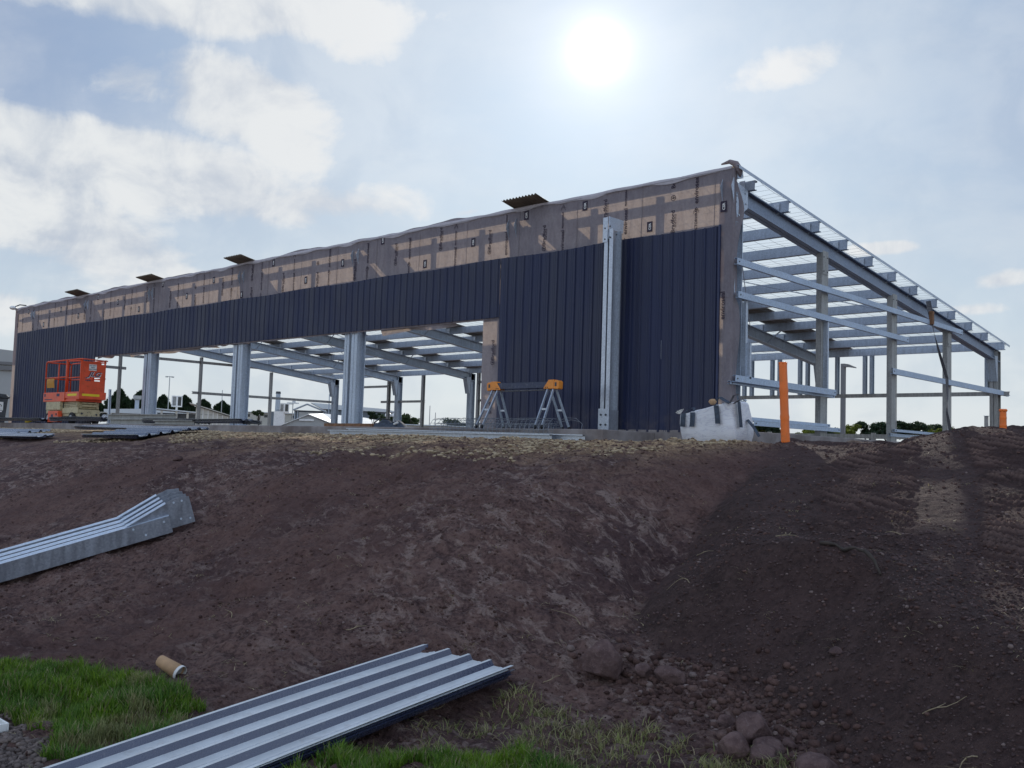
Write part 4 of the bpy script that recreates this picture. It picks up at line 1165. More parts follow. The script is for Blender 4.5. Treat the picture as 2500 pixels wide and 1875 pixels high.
for sx in (-.82, .78):
    for sy in (-.33, .33):
        b = MB(); b.cyl(lp(sx, sy, .165), EY, .165, .11, 24); wl = b.build('tyre', MATS['black_rubber'], t, bevel=.012)
        b = MB(); b.cyl(lp(sx, sy + math.copysign(.052, sy), .165), EY, .085, .02, 16); b.build('hub', MATS['grey_wall'], wl)
for k in range(4):                                    # folded scissor arms
    z0 = .45 + .048 * k
    for sy in (-.26, .26):
        for s in (-1, 1):
            b = MB(); b.bar(lp(-.95, sy + s * .025, z0 + .012 * s), lp(1.0, sy + s * .025, z0 - .012 * s + .02), .03, .038); b.build('scissor_arm', CR, t, bevel=.004)
    for sx in (-.9, .05, .98):
        b = MB(); b.tube([lp(sx, -.32, z0 + .01), lp(sx, .32, z0 + .01)], .024, 10); b.build('cross_tube', MATS['dark_steel'] if sx < .9 else CR, t)
b = MB(); lb(1.0, 1.08, -.20, .22, .50, .55, b); lb(1.0, 1.08, -.20, .22, .585, .62, b); b.build('cross_beam', CR, t, bevel=.005)
for (yy_, zz) in ((-.22, .30), (.20, .28), (-.05, .33), (.06, .24)):
    b = MB(); b.cyl(lp(1.135, yy_, zz), EX, .03 if abs(yy_) > .15 else .012, .01, 12); b.build('slot', MATS['dark_steel'], t)
b = MB(); lb(-1.22, 1.05, -.38, .38, .645, .70, b); lb(.2, 1.22, -.36, .36, .70, .745, b); b.build('deck', OR, t, bevel=.006)
b = MB(); lb(-1.22, .30, -.40, -.375, .645, .92, b); lb(.30, 1.25, -.385, -.365, .74, .92, b); lb(-1.22, 1.25, .375, .395, .74, .92, b); lb(1.23, 1.26, -.385, .395, .72, .93, b); lb(-1.24, -1.215, -.39, .39, .7, .92, b)
tb = b.build('toe_board', OR, t, bevel=.006)
b = MB(); lb(1.2605, 1.263, -.30, .20, .80, .865, b); lb(.48, 1.1, -.3885, -.386, .80, .865, b); b.build('reflector', MATS['yellow'], tb)
b = MB(); lb(-1.1, -.55, -.4035, -.4005, .70, .725, b); lb(-.25, -.05, -.4035, -.4005, .80, .88, b); lb(-1.15, -1.05, -.4035, -.4005, .80, .88, b); b.build('sticker', MATS['dark_label'], tb)
def rail(pts, r=.021, nm='guard_rail'):
    b = MB(); b.tube([lp(*p) for p in pts], r, 10); return b.build(nm, OR, t, smooth=True)
for sy in (-.37, .37):
    rail([(-1.19, sy, .92), (-1.19, sy, 1.80), (-1.15, sy, 1.845), (-1.05, sy, 1.855), (1.20, sy, 1.855)])
    rail([(-1.19, sy, 1.36), (.35, sy, 1.36)]); rail([(.35, sy, 1.33), (1.2, sy, 1.33)], .018)
    rail([(.30, sy, .92), (.30, sy, 1.85)], .028); rail([(.42, sy, .92), (.42, sy, 1.80), (.46, sy, 1.82), (1.2, sy, 1.80)], .02)
rail([(-1.19, -.37, 1.84), (-1.19, .37, 1.84)]); rail([(-1.19, -.37, 1.36), (-1.19, .37, 1.36)]); rail([(-1.19, 0, .92), (-1.19, 0, 1.84)])
rail([(1.0, -.37, 1.86), (1.30, -.37, 1.855), (1.30, .37, 1.84)], .018)
# solid end panel with lettering and slots
b = MB()
for (y0, y1, z0, z1) in ((-.33, .33, .92, 1.24), (-.33, -.22, 1.24, 1.34), (.20, .33, 1.24, 1.34), (-.22, .20, 1.275, 1.295), (-.33, .35, 1.34, 1.72), (-.33, .22, 1.72, 1.80)): lb(1.225, 1.245, y0, y1, z0, z1, b)
lb(1.20, 1.225, -.37, -.30, .92, 1.86, b); lb(1.20, 1.225, .31, .36, .92, 1.84, b)
pn = b.build('end_panel', OR, t, bevel=.005)
b = MB(); lb(1.2455, 1.249, -.14, .08, 1.54, 1.72, b); sg = b.build('notice_sign', MATS['white_cup'], pn)
b = MB()
for k, s_ in enumerate(('DO NOT', 'RIDE', 'MACHINE')): b.text(s_, lp(1.2505, -.03, 1.685 - .055 * k), EY, EZ, .05, bold=.001)
b.build('lettering', MATS['dark_label'], sg)
b = MB(); b.text('JLG', lp(1.250, .03, 1.42), EY, EZ, .19, shear=.35, xs=1.25, bold=.006); b.build('lettering', MATS['white_cup'], pn)
b = MB(); b.text('JLG', lp(1.2525, .02, 1.43), EY, EZ, .185, shear=.35, xs=1.25, bold=.0035); b.build('lettering', MATS['dark_label'], pn)
b = MB(); lb(1.02, 1.2, -.30, -.12, 1.45, 1.8, b); b.build('control_box', MATS['grey_wall'], t, bevel=.01)
P = [[lp(-.98 + .5 * i / 4, -.40 - .01 * math.sin(j), 1.33 - .27 * j / 4) for j in range(5)] for i in range(5)]
b = MB(); b.sheet(P); b.build('document_pouch', MATS['satchel'], t, solid=.02)
b = MB(); lb(-.30, .25, -.385, -.375, 1.35, 1.37, b); b.build('gate_bar', MATS['zinc'], t)

# ---------------------------------------------------------------- things behind the building
def rotbox(b, cx, cy, head, u0, u1, w0, w1, z0, z1):
    """box turned so that u runs across the line of sight azimuth 'head' (degrees) and w away along it"""
    h = R(head); ua = V(math.cos(h), -math.sin(h), 0); wa = V(math.sin(h), math.cos(h), 0)
    m = Matrix.Identity(4)
    for i in range(3): m[i][0] = ua[i]; m[i][1] = wa[i]; m[i][3] = (cx, cy, 0)[i]
    b.box((u0, w0, z0), (u1, w1, z1), m); return m
def prism(b, cx, cy, head, prof, w0, w1):
    h = R(head); ua = V(math.cos(h), -math.sin(h), 0); wa = V(math.sin(h), math.cos(h), 0)
    o = V(cx, cy, 0); b.extr(prof, o + wa * w0, o + wa * w1, ua, EZ)
K = 1.8
def far(x, y, z=None):
    """real position of a landmark sighted at (x, y): the town lies 1.8 times as far off"""
    X, Y = CAM.x + (x - CAM.x) * K, CAM.y + (y - CAM.y) * K
    return (X, Y) if z is None else (X, Y, CAM.z + (z - CAM.z) * K)
def fz(z): return CAM.z + (z - CAM.z) * K

def bldg(name, label, cx, cy, head, cat='building'):
    X, Y = far(cx, cy); g = gz(X, Y); return thing(name, label, cat, (X, Y, g)), X, Y, g

# long low building with pale roof
t, X, Y, g = bldg('long_building', 'long low building with a pale roof seen past the left steel columns', -63.9, 23.2, -63)
hw = 6.3 * K / 1.0
b = MB(); rotbox(b, X, Y, -63, -6.4, 6.4, 0, 8, g - 1, fz(1.50)); b.build('wall', MATS['cream_wall'], t)
b = MB(); prism(b, X, Y, -63, [(-6.8, fz(1.44)), (6.8, fz(1.44)), (6.8, fz(1.52)), (-2, fz(1.84)), (-6.8, fz(1.70))], -.5, 9); b.build('roof', MATS['pale_roof'], t)
for u in (-4.6, -2.2, 1.5, 3.9):
    b = MB(); rotbox(b, X, Y, -63, u, u + 1.1, -.03, .05, fz(1.05), fz(1.35)); b.build('window', MATS['dark_window'], t)
# verandah
t, X, Y, g = bldg('verandah', 'open verandah on pale square posts beside the beige lean-to', -57.95, 21.93, -62, 'verandah')
b = MB(); prism(b, X, Y, -62, [(-3.0, fz(1.70)), (2.7, fz(1.50)), (2.7, fz(1.58)), (-3.0, fz(1.78))], -.3, 5); b.build('roof', MATS['pale_roof'], t)
b = MB(); rotbox(b, X, Y, -62, -2.8, 2.6, 3.5, 3.7, g - 1, fz(1.50)); b.build('back_wall', MATS['blue_grey_wall'], t)
for u in (-2.35, -.55, .85, 2.2):
    b = MB(); rotbox(b, X, Y, -62, u, u + .28, -.1, .15, g - 1, fz(1.60)); b.build('post', MATS['cream_wall'], t)
# beige lean-to of panels
t, X, Y, g = bldg('lean_to', 'beige ribbed lean-to with a steep skillion roof', -52.56, 21.48, -60)
b = MB(); prism(b, X, Y, -60, [(-2.0, g - 1), (2.4, g - 1), (2.4, fz(1.18)), (-2.0, fz(1.88))], 0, 4); b.build('wall', MATS['cream_wall'], t)
b = MB(); prism(b, X, Y, -60, [(-2.75, fz(2.10)), (2.6, fz(1.25)), (2.6, fz(1.20)), (-2.75, fz(2.03))], -.5, 4.4); b.build('roof', MATS['cream_wall'], t)
b = MB()
for u in (-1.75, -1.2, -.6, 0.0, .5, 1.1, 1.7, 2.1): rotbox(b, X, Y, -60, u, u + .09, -.06, 0.0, g - .5, fz(1.78 - .16 * (u + 1.75)))
b.build('stud_battens', MATS['white_paint'], t)
b = MB()
for u in (-1.55, -.95, -.4, .7, 1.3):
    for z in (1.0, 1.3): rotbox(b, X, Y, -60, u, u + .35, -.03, -.005, fz(z), fz(z) + .05)
b.build('panel_joints', MATS['grey_wall_dark'], t)
# roof-top coolers
for (x, y, z0, z1, w_, h_, lb_) in ((-59.9, 22.7, 1.99, 2.81, .76, -62, 'boxy louvred roof cooler above the verandah'), (-54.1, 28.18, 1.82, 2.51, .70, -56, 'boxy louvred roof cooler beside the round flue')):
    X, Y = far(x, y); w2 = w_ * K / 2
    t = thing('roof_cooler', lb_, 'air cooler', (X, Y, fz(z0)), 'roof coolers')
    b = MB(); rotbox(b, X, Y, h_, -w2, w2, 0, 1.0, fz(z0), fz(z1)); rotbox(b, X, Y, h_, -w2 * .2, w2 * .2, .3, .7, gz(X, Y), fz(z0)); b.build('casing', MATS['white_paint'], t, bevel=.03)
    for u in (-.78, .18):
        b = MB(); rotbox(b, X, Y, h_, u * w2, (u + .62) * w2, -.03, -.01, fz(z0) + .15, fz(z1) - .15); b.build('louvre_panel', MATS['dark_window'], t)
    b = MB()
    for k in range(8): rotbox(b, X, Y, h_, -.78 * w2, -.16 * w2, -.05, -.032, fz(z0) + .2 + k * .14, fz(z0) + .235 + k * .14)
    b.build('louvre', MATS['white_paint'], t)
def pole(name, label, x, y, z1, r, head=-60, arm=0, cat='pole', mt='grey_wall', kz=1):
    X, Y = far(x, y); t = thing(name, label, cat, (X, Y, gz(X, Y)), None)
    b = MB(); b.tube([V(X, Y, gz(X, Y) - .2), V(X, Y, fz(z1))], [r * 1.4, r], 8); b.build('shaft', MATS[mt], t)
    if arm:
        h = R(head); ua = V(math.cos(h), -math.sin(h), 0); b = MB(); b.bar(V(X, Y, fz(z1)) - ua * arm, V(X, Y, fz(z1)) + ua * arm, .10, .10)
        for s in (-1, 1): b.box(tuple(V(X, Y, fz(z1) - .05) + ua * arm * s - V(.15, .15, .08)), tuple(V(X, Y, fz(z1) - .05) + ua * arm * s + V(.15, .15, .08)))
        b.build('lamp_arm', MATS[mt], t)
    return t
pole('light_pole', 'tall thin light pole with a double-headed crossarm behind the verandah', -67.94, 26.2, 4.73, .06, -62, .42, 'light pole')
pole('aerial_mast', 'thin plain mast above the beige lean-to', -64.7, 29.2, 3.75, .05)
pole('aerial_mast', 'thin mast rising past the twin white domes', -50.3, 35.9, 2.78, .045)
pole('aerial_mast', 'taller of two thin masts near the low leafy trees', -44.75, 34.25, 2.58, .045)
pole('aerial_mast', 'shorter of two thin masts near the low leafy trees', -44.45, 34.54, 2.09, .045)
pole('flue_pipe', 'slender capped flue on the pale industrial roof', -59.87, 36.44, 3.79, .07, -54, 0, 'flue', 'galv_dull')
t = pole('round_flue', 'fat round metal flue beside the white box', -54.46, 27.84, 3.29, .30, -57, 0, 'flue', 'galv_dull')
X, Y = far(-54.46, 27.84); b = MB(); b.tube([V(X, Y, fz(3.2)), V(X, Y, fz(3.36))], [.36, .30], 12); b.build('cowl', MATS['dark_steel'], t)
X, Y = far(-65, 22.1); t = thing('duct', 'square metal duct with a wide hood above the pale roof', 'duct', (X, Y, gz(X, Y)))
b = MB(); rotbox(b, X, Y, -64, -.28, .28, 0, .6, gz(X, Y), fz(2.55)); b.build('stack', MATS['galv_dull'], t)
b = MB(); rotbox(b, X, Y, -64, -.55, .55, -.2, .8, fz(2.6), fz(2.86)); prism(b, X, Y, -64, [(-.3, fz(2.5)), (.3, fz(2.5)), (.5, fz(2.6)), (-.5, fz(2.6))], 0, .6); b.build('hood', MATS['grey_wall'], t)
# beige building with windows
t, X, Y, g = bldg('beige_building', 'low beige building with small dark windows', -65.84, 35.06, -57)
b = MB(); rotbox(b, X, Y, -57, -4.4, 4.4, 0, 6, g - 1, fz(2.12)); b.build('wall', MATS['cream_wall'], t)
b = MB(); rotbox(b, X, Y, -57, -4.6, 4.6, -.3, 6.2, fz(2.12), fz(2.18)); b.build('roof', MATS['pale_roof'], t)
for u in (-4.1, -1.6, -.5, 2.6, 3.5):
    b = MB(); rotbox(b, X, Y, -57, u, u + (.8 if u > -4 else .35), -.02, .05, fz(1.72), fz(1.97)); b.build('window', MATS['dark_window'], t)
t, X, Y, g = bldg('white_cabinet', 'white square plant cabinet with a dark side', -52.7, 26.8, -57, 'cabinet')
b = MB(); rotbox(b, X, Y, -57, -.62, .62, 0, 1, g, fz(1.83)); b.build('body', MATS['white_paint'], t)
b = MB(); rotbox(b, X, Y, -57, -.95, -.63, .1, .9, g, fz(1.80)); b.build('side_unit', MATS['blue_grey_wall'], t)
b = MB(); h = R(-57); b.text('NVI', V(X, Y, fz(1.9)) - V(math.sin(h), math.cos(h), 0) * .02, V(math.cos(h), -math.sin(h), 0), EZ, .38); rotbox(b, X, Y, -57, -.5, .5, .0, .04, fz(1.83), fz(1.835)); b.build('lettering', MATS['dark_steel'], t)
t = pole('aerial_platform', 'pale aerial platform on a thin pole behind the white cabinet', -56.19, 30.34, 2.62, .06, -56, 0, 'aerial')
X, Y = far(-56.19, 30.34); b = MB(); rotbox(b, X, Y, -56, -.8, .8, 0, .5, fz(2.62), fz(2.70)); rotbox(b, X, Y, -56, -.6, .1, .1, .3, fz(2.55), fz(2.60)); rotbox(b, X, Y, -56, -.1, .35, .0, .3, fz(2.70), fz(2.83)); b.build('platform', MATS['pale_roof'], t)
# industrial gabled hall with long roof
t, X, Y, g = bldg('industrial_hall', 'dark gabled industrial hall with a long pale roof', -59.38, 34.27, -55)
b = MB(); rotbox(b, X, Y, -55, -2.3, 2.3, 1.2, 3, g - 1, fz(2.30)); b.build('wall', MATS['blue_grey_wall'], t)
b = MB(); rotbox(b, X, Y, -55, -1.7, 1.6, 1.0, 1.15, g, fz(2.15)); b.build('door', MATS['pale_roof'], t)
b = MB()
for (p, q) in (((-2.55, 2.28), (-.55, 2.80)), ((-.55, 2.80), (2.1, 2.25))):
    h = R(-55); ua = V(math.cos(h), -math.sin(h), 0); wa = V(math.sin(h), math.cos(h), 0); o = V(X, Y, 0)
    b.bar(o + ua * p[0] + EZ * fz(p[1]), o + ua * q[0] + EZ * fz(q[1]), 2.4, .16)
b.build('gable_roof', MATS['galv_dull'], t)
for u in (-2.4, -1.95, 1.8, 2.15):
    b = MB(); rotbox(b, X, Y, -55, u, u + .16, -.1, .1, g, fz(2.30)); b.build('frame_post', MATS['galv_dull'], t)
b = MB(); rotbox(b, X, Y, -52, 2.0, 13.2, 6, 12, g - 1, fz(2.05) + .8); b.build('side_wall', MATS['blue_grey_wall'], t)
b = MB(); prism(b, X, Y, -52, [(-.4, fz(2.74) + .6), (11.0, fz(2.20) + 1.0), (13.8, fz(2.05) + .75), (1.5, fz(2.20) + .65)], 5.5, 12); b.build('long_roof', MATS['pale_roof'], t)
# white gabled shed
t, X, Y, g = bldg('white_shed', 'pale gabled shed with a small wall vent, nearest of the far buildings', -41.06, 21.28, -55, 'shed')
b = MB(); prism(b, X, Y, -55, [(-2.86, g - 1), (2.86, g - 1), (2.86, fz(.68)), (-.15, fz(1.29)), (-2.86, fz(.60))], 0, 5); b.build('wall', MATS['grey_wall'], t)
b = MB(); prism(b, X, Y, -55, [(-3.1, fz(.56)), (-.15, fz(1.30)), (8.6, fz(1.22)), (10.2, fz(.98)), (10.4, fz(.8)), (3.1, fz(.66)), (-.15, fz(1.345))][:0] or [(-3.15, fz(.55)), (-3.15, fz(.58)), (-.15, fz(1.345)), (3.15, fz(.70)), (3.15, fz(.66)), (-.15, fz(1.30))], -.25, 5); b.build('gable_trim', MATS['white_paint'], t)
b = MB(); h = R(-55); ua = V(math.cos(h), -math.sin(h), 0); wa = V(math.sin(h), math.cos(h), 0); o = V(X, Y, 0)
b.add([o + ua * -.15 + EZ * fz(1.345) - wa * .25, o + ua * 3.2 + EZ * fz(.69) - wa * .25, o + ua * 12.2 + wa * 3.5 + EZ * fz(.72), o + ua * 6.5 + wa * 9 + EZ * fz(1.38), o + ua * 1.5 + wa * 9 + EZ * fz(1.56)], [(0, 1, 2, 3, 4)]); b.build('roof', MATS['pale_roof'], t)
b = MB(); rotbox(b, X, Y, -55, -1.1, .45, -.15, -.01, fz(.92), fz(1.03)); b.build('wall_vent', MATS['white_paint'], t, bevel=.02)
t, X, Y, g = bldg('flat_shed', 'low pale flat-roofed shed right of the twin domes', -36.06, 28.69, -46.5, 'shed')
b = MB(); rotbox(b, X, Y, -46.5, -6.6, 8.0, 0, 6, g - 1, fz(.90)); b.build('wall', MATS['cream_wall'], t)
b = MB(); rotbox(b, X, Y, -46.5, -6.9, 8.2, -.3, 6.2, fz(.90), fz(.96)); b.build('roof', MATS['pale_roof'], t)
for k, (x, y, lb_) in enumerate(((-39.15, 25.76, 'twin mushroom-shaped white roof vent nearer the long industrial roof'), (-38.86, 26.04, 'twin mushroom-shaped white roof vent nearer the rear steel column'))):
    X, Y = far(x, y); t = thing('roof_ventilator', lb_, 'roof vent', (X, Y, gz(X, Y)), 'twin roof ventilators')
    b = MB(); b.ball((X, Y, fz(1.50)), .38, .38, .24, 16, 9); b.tube([V(X, Y, fz(1.40)), V(X, Y, fz(1.46))], [.40, .38], 16); b.build('dome', MATS['white_paint'], t, smooth=True)
    b = MB(); b.tube([V(X, Y, gz(X, Y)), V(X, Y, fz(1.40))], .22, 14); b.build('throat', MATS['pale_roof'], t, smooth=True)

# yellow trailer behind the building
hd = -65.8; X, Y = -53.94, 14.72; g = gz(X, Y); zb = .58
t = thing('tandem_trailer', 'cream and yellow two-axle plant trailer beyond the building', 'trailer', (X, Y, zb))
mm = Matrix.Identity(4); h = R(hd); ua = V(math.cos(h), -math.sin(h), 0); wa = V(math.sin(h), math.cos(h), 0)
def tr(u, w_, z): return V(X, Y, 0) + ua * u + wa * w_ + EZ * z
for k, u in enumerate((-.05, .53)):
    for w_ in (0, 1.7):
        b = MB(); b.cyl(tr(u, w_, zb + .28), wa, .28, .2, 24); wl = b.build('tyre', MATS['black_rubber'], t, bevel=.02)
        b = MB(); b.cyl(tr(u, w_ - .11, zb + .28), wa, .17, .02, 16); rm = b.build('rim', MATS['galv_dull'], wl)
        b = MB()
        for q in range(6): a = q * math.pi / 3; b.bar(tr(u, w_ - .125, zb + .28), tr(u + .15 * math.cos(a), w_ - .125, zb + .28 + .15 * math.sin(a)), .03, .01, wa)
        b.build('spoke', MATS['white_paint'], rm)
for w_ in (-.16, 1.5):
    b = MB(); pr = [(-.62, .18), (-.42, .42), (-.30, .60), (.80, .52), (.92, .40), (.95, .05)]
    for (p, q) in zip(pr[:-1], pr[1:]): b.bar(tr(p[0], w_ + .15, zb + p[1]), tr(q[0], w_ + .15, zb + q[1]), .36, .025)
    b.build('mudguard', MATS['cream_wall'], t)
b = MB(); rotbox(b, X, Y, hd, .86, 1.05, -.1, 1.8, zb + .02, zb + .5); b.build('side_panel', MATS['yellow'], t)
b = MB(); rotbox(b, X, Y, hd, 2.2, 3.0, .2, 1.6, zb + .05, zb + .42); b.build('side_panel', MATS['yellow'], t)
b = MB(); rotbox(b, X, Y, hd, -1.6, 3.2, .15, 1.6, zb + .22, zb + .34); b.bar(tr(-1.6, .9, zb + .28), tr(-2.6, .9, zb + .3), .1, .1); b.build('chassis', MATS['cream_wall'], t)
b = MB(); rotbox(b, X, Y, hd, -1.6, -1.5, .3, .4, zb, zb + .8); b.build('jockey_stand', MATS['galv_dull'], t)

# neighbouring grey hall and wheelie bin at the far left
t = thing('grey_hall', 'big plain grey hall beyond the far left end of the navy wall', 'building', (-46, 4, gz(-46, 4)))
b = MB(); rotbox(b, -44.5, 4.4, -71.6, -12, 1.45, 0, 12, gz(-45, 4) - .5, 3.05); b.build('wall', MATS['grey_wall'], t)
b = MB(); rotbox(b, -44.5, 4.4, -71.6, -12.1, 1.55, -.12, 12, 3.05, 3.20); b.build('gutter', MATS['grey_wall_dark'], t)
b = MB(); prism(b, -44.5, 4.4, -71.6, [(-12.1, 3.2), (1.5, 3.2), (1.5, 3.75), (-12.1, 4.6)], -.1, 12); b.build('parapet', MATS['grey_wall'], t)
b = MB(); rotbox(b, -44.5, 4.4, -71.6, -12.1, 1.56, -.13, -.1, 2.78, 2.98); b.build('string_course', MATS['grey_wall_dark'], t)
X, Y, hd = -28.9, -.35, -71; t = thing('wheelie_bin', 'dark wheelie bin with a white sticker at the left edge of the slab', 'bin', (X, Y, -.04))
b = MB(); prism(b, X, Y, hd, [(-.24, 0), (.22, 0), (.29, .86), (-.30, .86)], 0, .6); b.build('body', MATS['dark_steel'], t, bevel=.02)
b = MB(); rotbox(b, X, Y, hd, -.33, .34, -.05, .66, .86, .90); prism(b, X, Y, hd, [(-.28, .90), (.30, .90), (.22, .99), (-.15, 1.03)], .02, .6); ld = b.build('lid', MATS['dark_steel'], t, bevel=.01)
b = MB(); b.tube([tuple(V(X, Y, .93) + V(math.cos(R(hd)), -math.sin(R(hd)), 0) * .37 + V(math.sin(R(hd)), math.cos(R(hd)), 0) * w_) for w_ in (0.02, .55)], .022, 8); b.build('handle', MATS['black_rubber'], ld)
b = MB(); rotbox(b, X, Y, hd, -.24, .15, -.012, -.002, .42, .72); st = b.build('sticker', MATS['white_paint'], t)
b = MB(); rotbox(b, X, Y, hd, -.22, .12, -.016, -.0125, .36, .41); b.build('sticker_text', MATS['white_paint'], st)
b = MB(); hh = R(hd); n = 20; vs = []
for k in range(n + 1):
    a = math.pi * 1.3 * k / n - .3
    for r_ in (.10, .118): vs.append(V(X, Y, .58) + V(math.cos(hh), -math.sin(hh), 0) * (r_ * 1.3 * math.cos(a) - .05) + EZ * r_ * .7 * math.sin(a) - V(math.sin(hh), math.cos(hh), 0) * .0165)
b.add(vs, [(2 * k, 2 * k + 1, 2 * k + 3, 2 * k + 2) for k in range(n)]); b.build('emblem', MATS['leaf_mid'], st)
for s in (-.2, .2):
    b = MB(); b.cyl(tuple(V(X, Y, .10) + V(math.cos(hh), -math.sin(hh), 0) * s + V(math.sin(hh), math.cos(hh), 0) * .6), V(math.cos(hh), -math.sin(hh), 0), .10, .05, 16); b.build('wheel', MATS['black_rubber'], t)
# floodlight at the far top corner
t = thing('floodlight', 'small pale floodlight sticking out at the far top corner of the wrapped wall', 'floodlight', (-28.75, -.3, 4.1))
b = MB(); b.ball((-28.66, -.16, 4.04), .13, .12, .07, 14, 8); b.build('housing', MATS['white_paint'], t, smooth=True)
b = MB(); b.tube([V(-28.62, -.12, 4.08), V(-28.45, -.02, 4.15), V(-28.2, .1, 4.12)], .02, 8); b.build('bracket', MATS['dark_steel'], t)

# street light beyond the gable, roof vent pipe
X, Y = -9.93, 25.71; t = thing('street_light', 'tall dark square street light with a flat head, seen through the gable frame', 'street light', (X, Y, gz(X, Y)))
b = MB(); b.box((X - .08, Y - .08, gz(X, Y)), (X + .08, Y + .08, 3.58)); b.build('column', MATS['grey_wall_dark'], t)
b = MB(); b.box((X + .09, Y - .1, 3.44), (X + .20, Y + .12, 3.56)); b.extr([(0, 0), (.42, -.06), (.42, -.02), (.15, .10), (0, .1)], V(X + .05, Y - .12, 3.46), V(X + .05, Y + .12, 3.46), V(.92, .39, 0), EZ); b.build('lamp_head', MATS['grey_wall_dark'], t)
X, Y = -15.5, 27.3; t = thing('vent_pipe', 'short galvanised vent pipe with a tee cap behind the corner column', 'vent pipe', (X, Y, gz(X, Y)))
b = MB(); b.tube([V(X, Y, gz(X, Y)), V(X, Y, 2.2)], .075, 12); b.build('pipe', MATS['galv_dull'], t)
b = MB(); b.tube([V(X - .16, Y - .07, 2.18), V(X, Y, 2.30), V(X + .16, Y + .07, 2.18)], .06, 10); b.build('cap', MATS['galv_dull'], t)

# ---------------------------------------------------------------- trees
def mesh_np(name, co, faces_n, idx, mats, parent=None, attrs=None, loc=(0, 0, 0), smooth=False):
    me = bpy.data.meshes.new(name); me.vertices.add(len(co)); me.vertices.foreach_set('co', co.astype(np.float32).ravel())
    me.loops.add(len(idx)); me.loops.foreach_set('vertex_index', idx.astype(np.int32))
    st = np.concatenate([[0], np.cumsum(faces_n)[:-1]]); me.polygons.add(len(faces_n)); me.polygons.foreach_set('loop_start', st.astype(np.int32))
    if smooth: me.polygons.foreach_set('use_smooth', np.ones(len(faces_n), bool))
    for k, a in (attrs or {}).items(): x = me.attributes.new(k, 'FLOAT', 'POINT'); x.data.foreach_set('value', a.astype(np.float32))
    for m_ in mats: me.materials.append(m_)
    me.update(); me.validate()
    o = bpy.data.objects.new(name, me); COL.objects.link(o); o.location = loc
    if parent is not None: o.parent = parent; o.location = Vector(loc) - world_loc(parent)
    return o
def leaves(c, s, rs, ax=None, asp=2.0):
    """quads at centres c (n,3) with sizes s, random attitude"""
    n = len(c); a = rs.normal(size=(n, 3)); a /= np.linalg.norm(a, axis=1)[:, None]
    if ax is not None: a = a * .6 + ax; a /= np.linalg.norm(a, axis=1)[:, None]
    r = rs.normal(size=(n, 3)); bb = np.cross(a, r); bb /= np.linalg.norm(bb, axis=1)[:, None]
    a = a * (s * asp / 2)[:, None]; bb = bb * (s / 2)[:, None]
    co = np.stack([c - a, c + bb, c + a, c - bb], 1).reshape(-1, 3)
    return co
def tree(name, label, x, y, zb, w_, ztop, kind, group, seed, cat='tree'):
    rs = np.random.RandomState(seed); g = gz(x, y); t = thing(name, label, cat, (x, y, g), group)
    H = ztop - zb; n = 2600
    if kind == 'cypress':
        zz = rs.beta(1.2, 1.4, n); rad = np.where(zz < .35, .75 + zz * .7, 1.0 * (1 - ((zz - .35) / .65) ** 1.7)) * w_ / 2
        rad = rad * (1 + .16 * np.sin(zz * 14 + seed)); th = rs.uniform(0, 2 * np.pi, n); rr = rad * (1 - .35 * rs.rand(n) ** 2) * (1 + .10 * np.sin(th * 5 + seed))
        c = np.stack([x + rr * np.cos(th), y + rr * np.sin(th), zb + zz * H], 1)
        ax = np.stack([np.cos(th) * .6, np.sin(th) * .6, np.full(n, 1.0)], 1)
        co = leaves(c, .05 * w_ * (1 + rs.rand(n)), rs, ax, 2.6)
    else:
        k = 11 + seed % 5; cs = []; 
        for _ in range(k):
            u = rs.uniform(-.42, .42, 2) * w_; hgt = rs.uniform(.30, .84); cs.append((x + u[0], y + u[1], zb + H * hgt, w_ * rs.uniform(.13, .24)))
        c = []; m = n // k
        for (a, b_, d, r) in cs:
            v = rs.normal(size=(m, 3)); v /= np.linalg.norm(v, axis=1)[:, None]; v *= (rs.rand(m) ** .35)[:, None]; v[:, 2] *= .62
            c.append(np.array([a, b_, d]) + v * r)
        c = np.concatenate(c); n = len(c); co = leaves(c, .040 * w_ * (.6 + rs.rand(n)), rs, None, 1.7)
    f = np.arange(len(co)).reshape(-1, 4)
    mesh_np('crown', co, np.full(len(f), 4), f.ravel(), [MATS[{'cypress': 'leaf_dark', 'mid': 'leaf_mid', 'bright': 'leaf_bright', 'dark': 'leaf_dark'}[kind]]], t)
    b = MB(); b.tube([V(x, y, g - .2), V(x + .05, y, zb + H * .2), V(x, y, zb + H * .55)], [.05 * w_, .04 * w_, .015 * w_], 7)
    for q in range(5):
        a = q * 1.4 + seed; b.tube([V(x, y, g + (zb - g) * .7), V(x + .22 * w_ * math.cos(a), y + .22 * w_ * math.sin(a), zb + H * .35), V(x + .36 * w_ * math.cos(a), y + .36 * w_ * math.sin(a), zb + H * (.55 + .05 * q))], [.03 * w_, .018 * w_, .006 * w_], 5)
    b.build('trunk', MATS['root_bark'], t)
CY = 'dark cypress trees beyond the far gable'
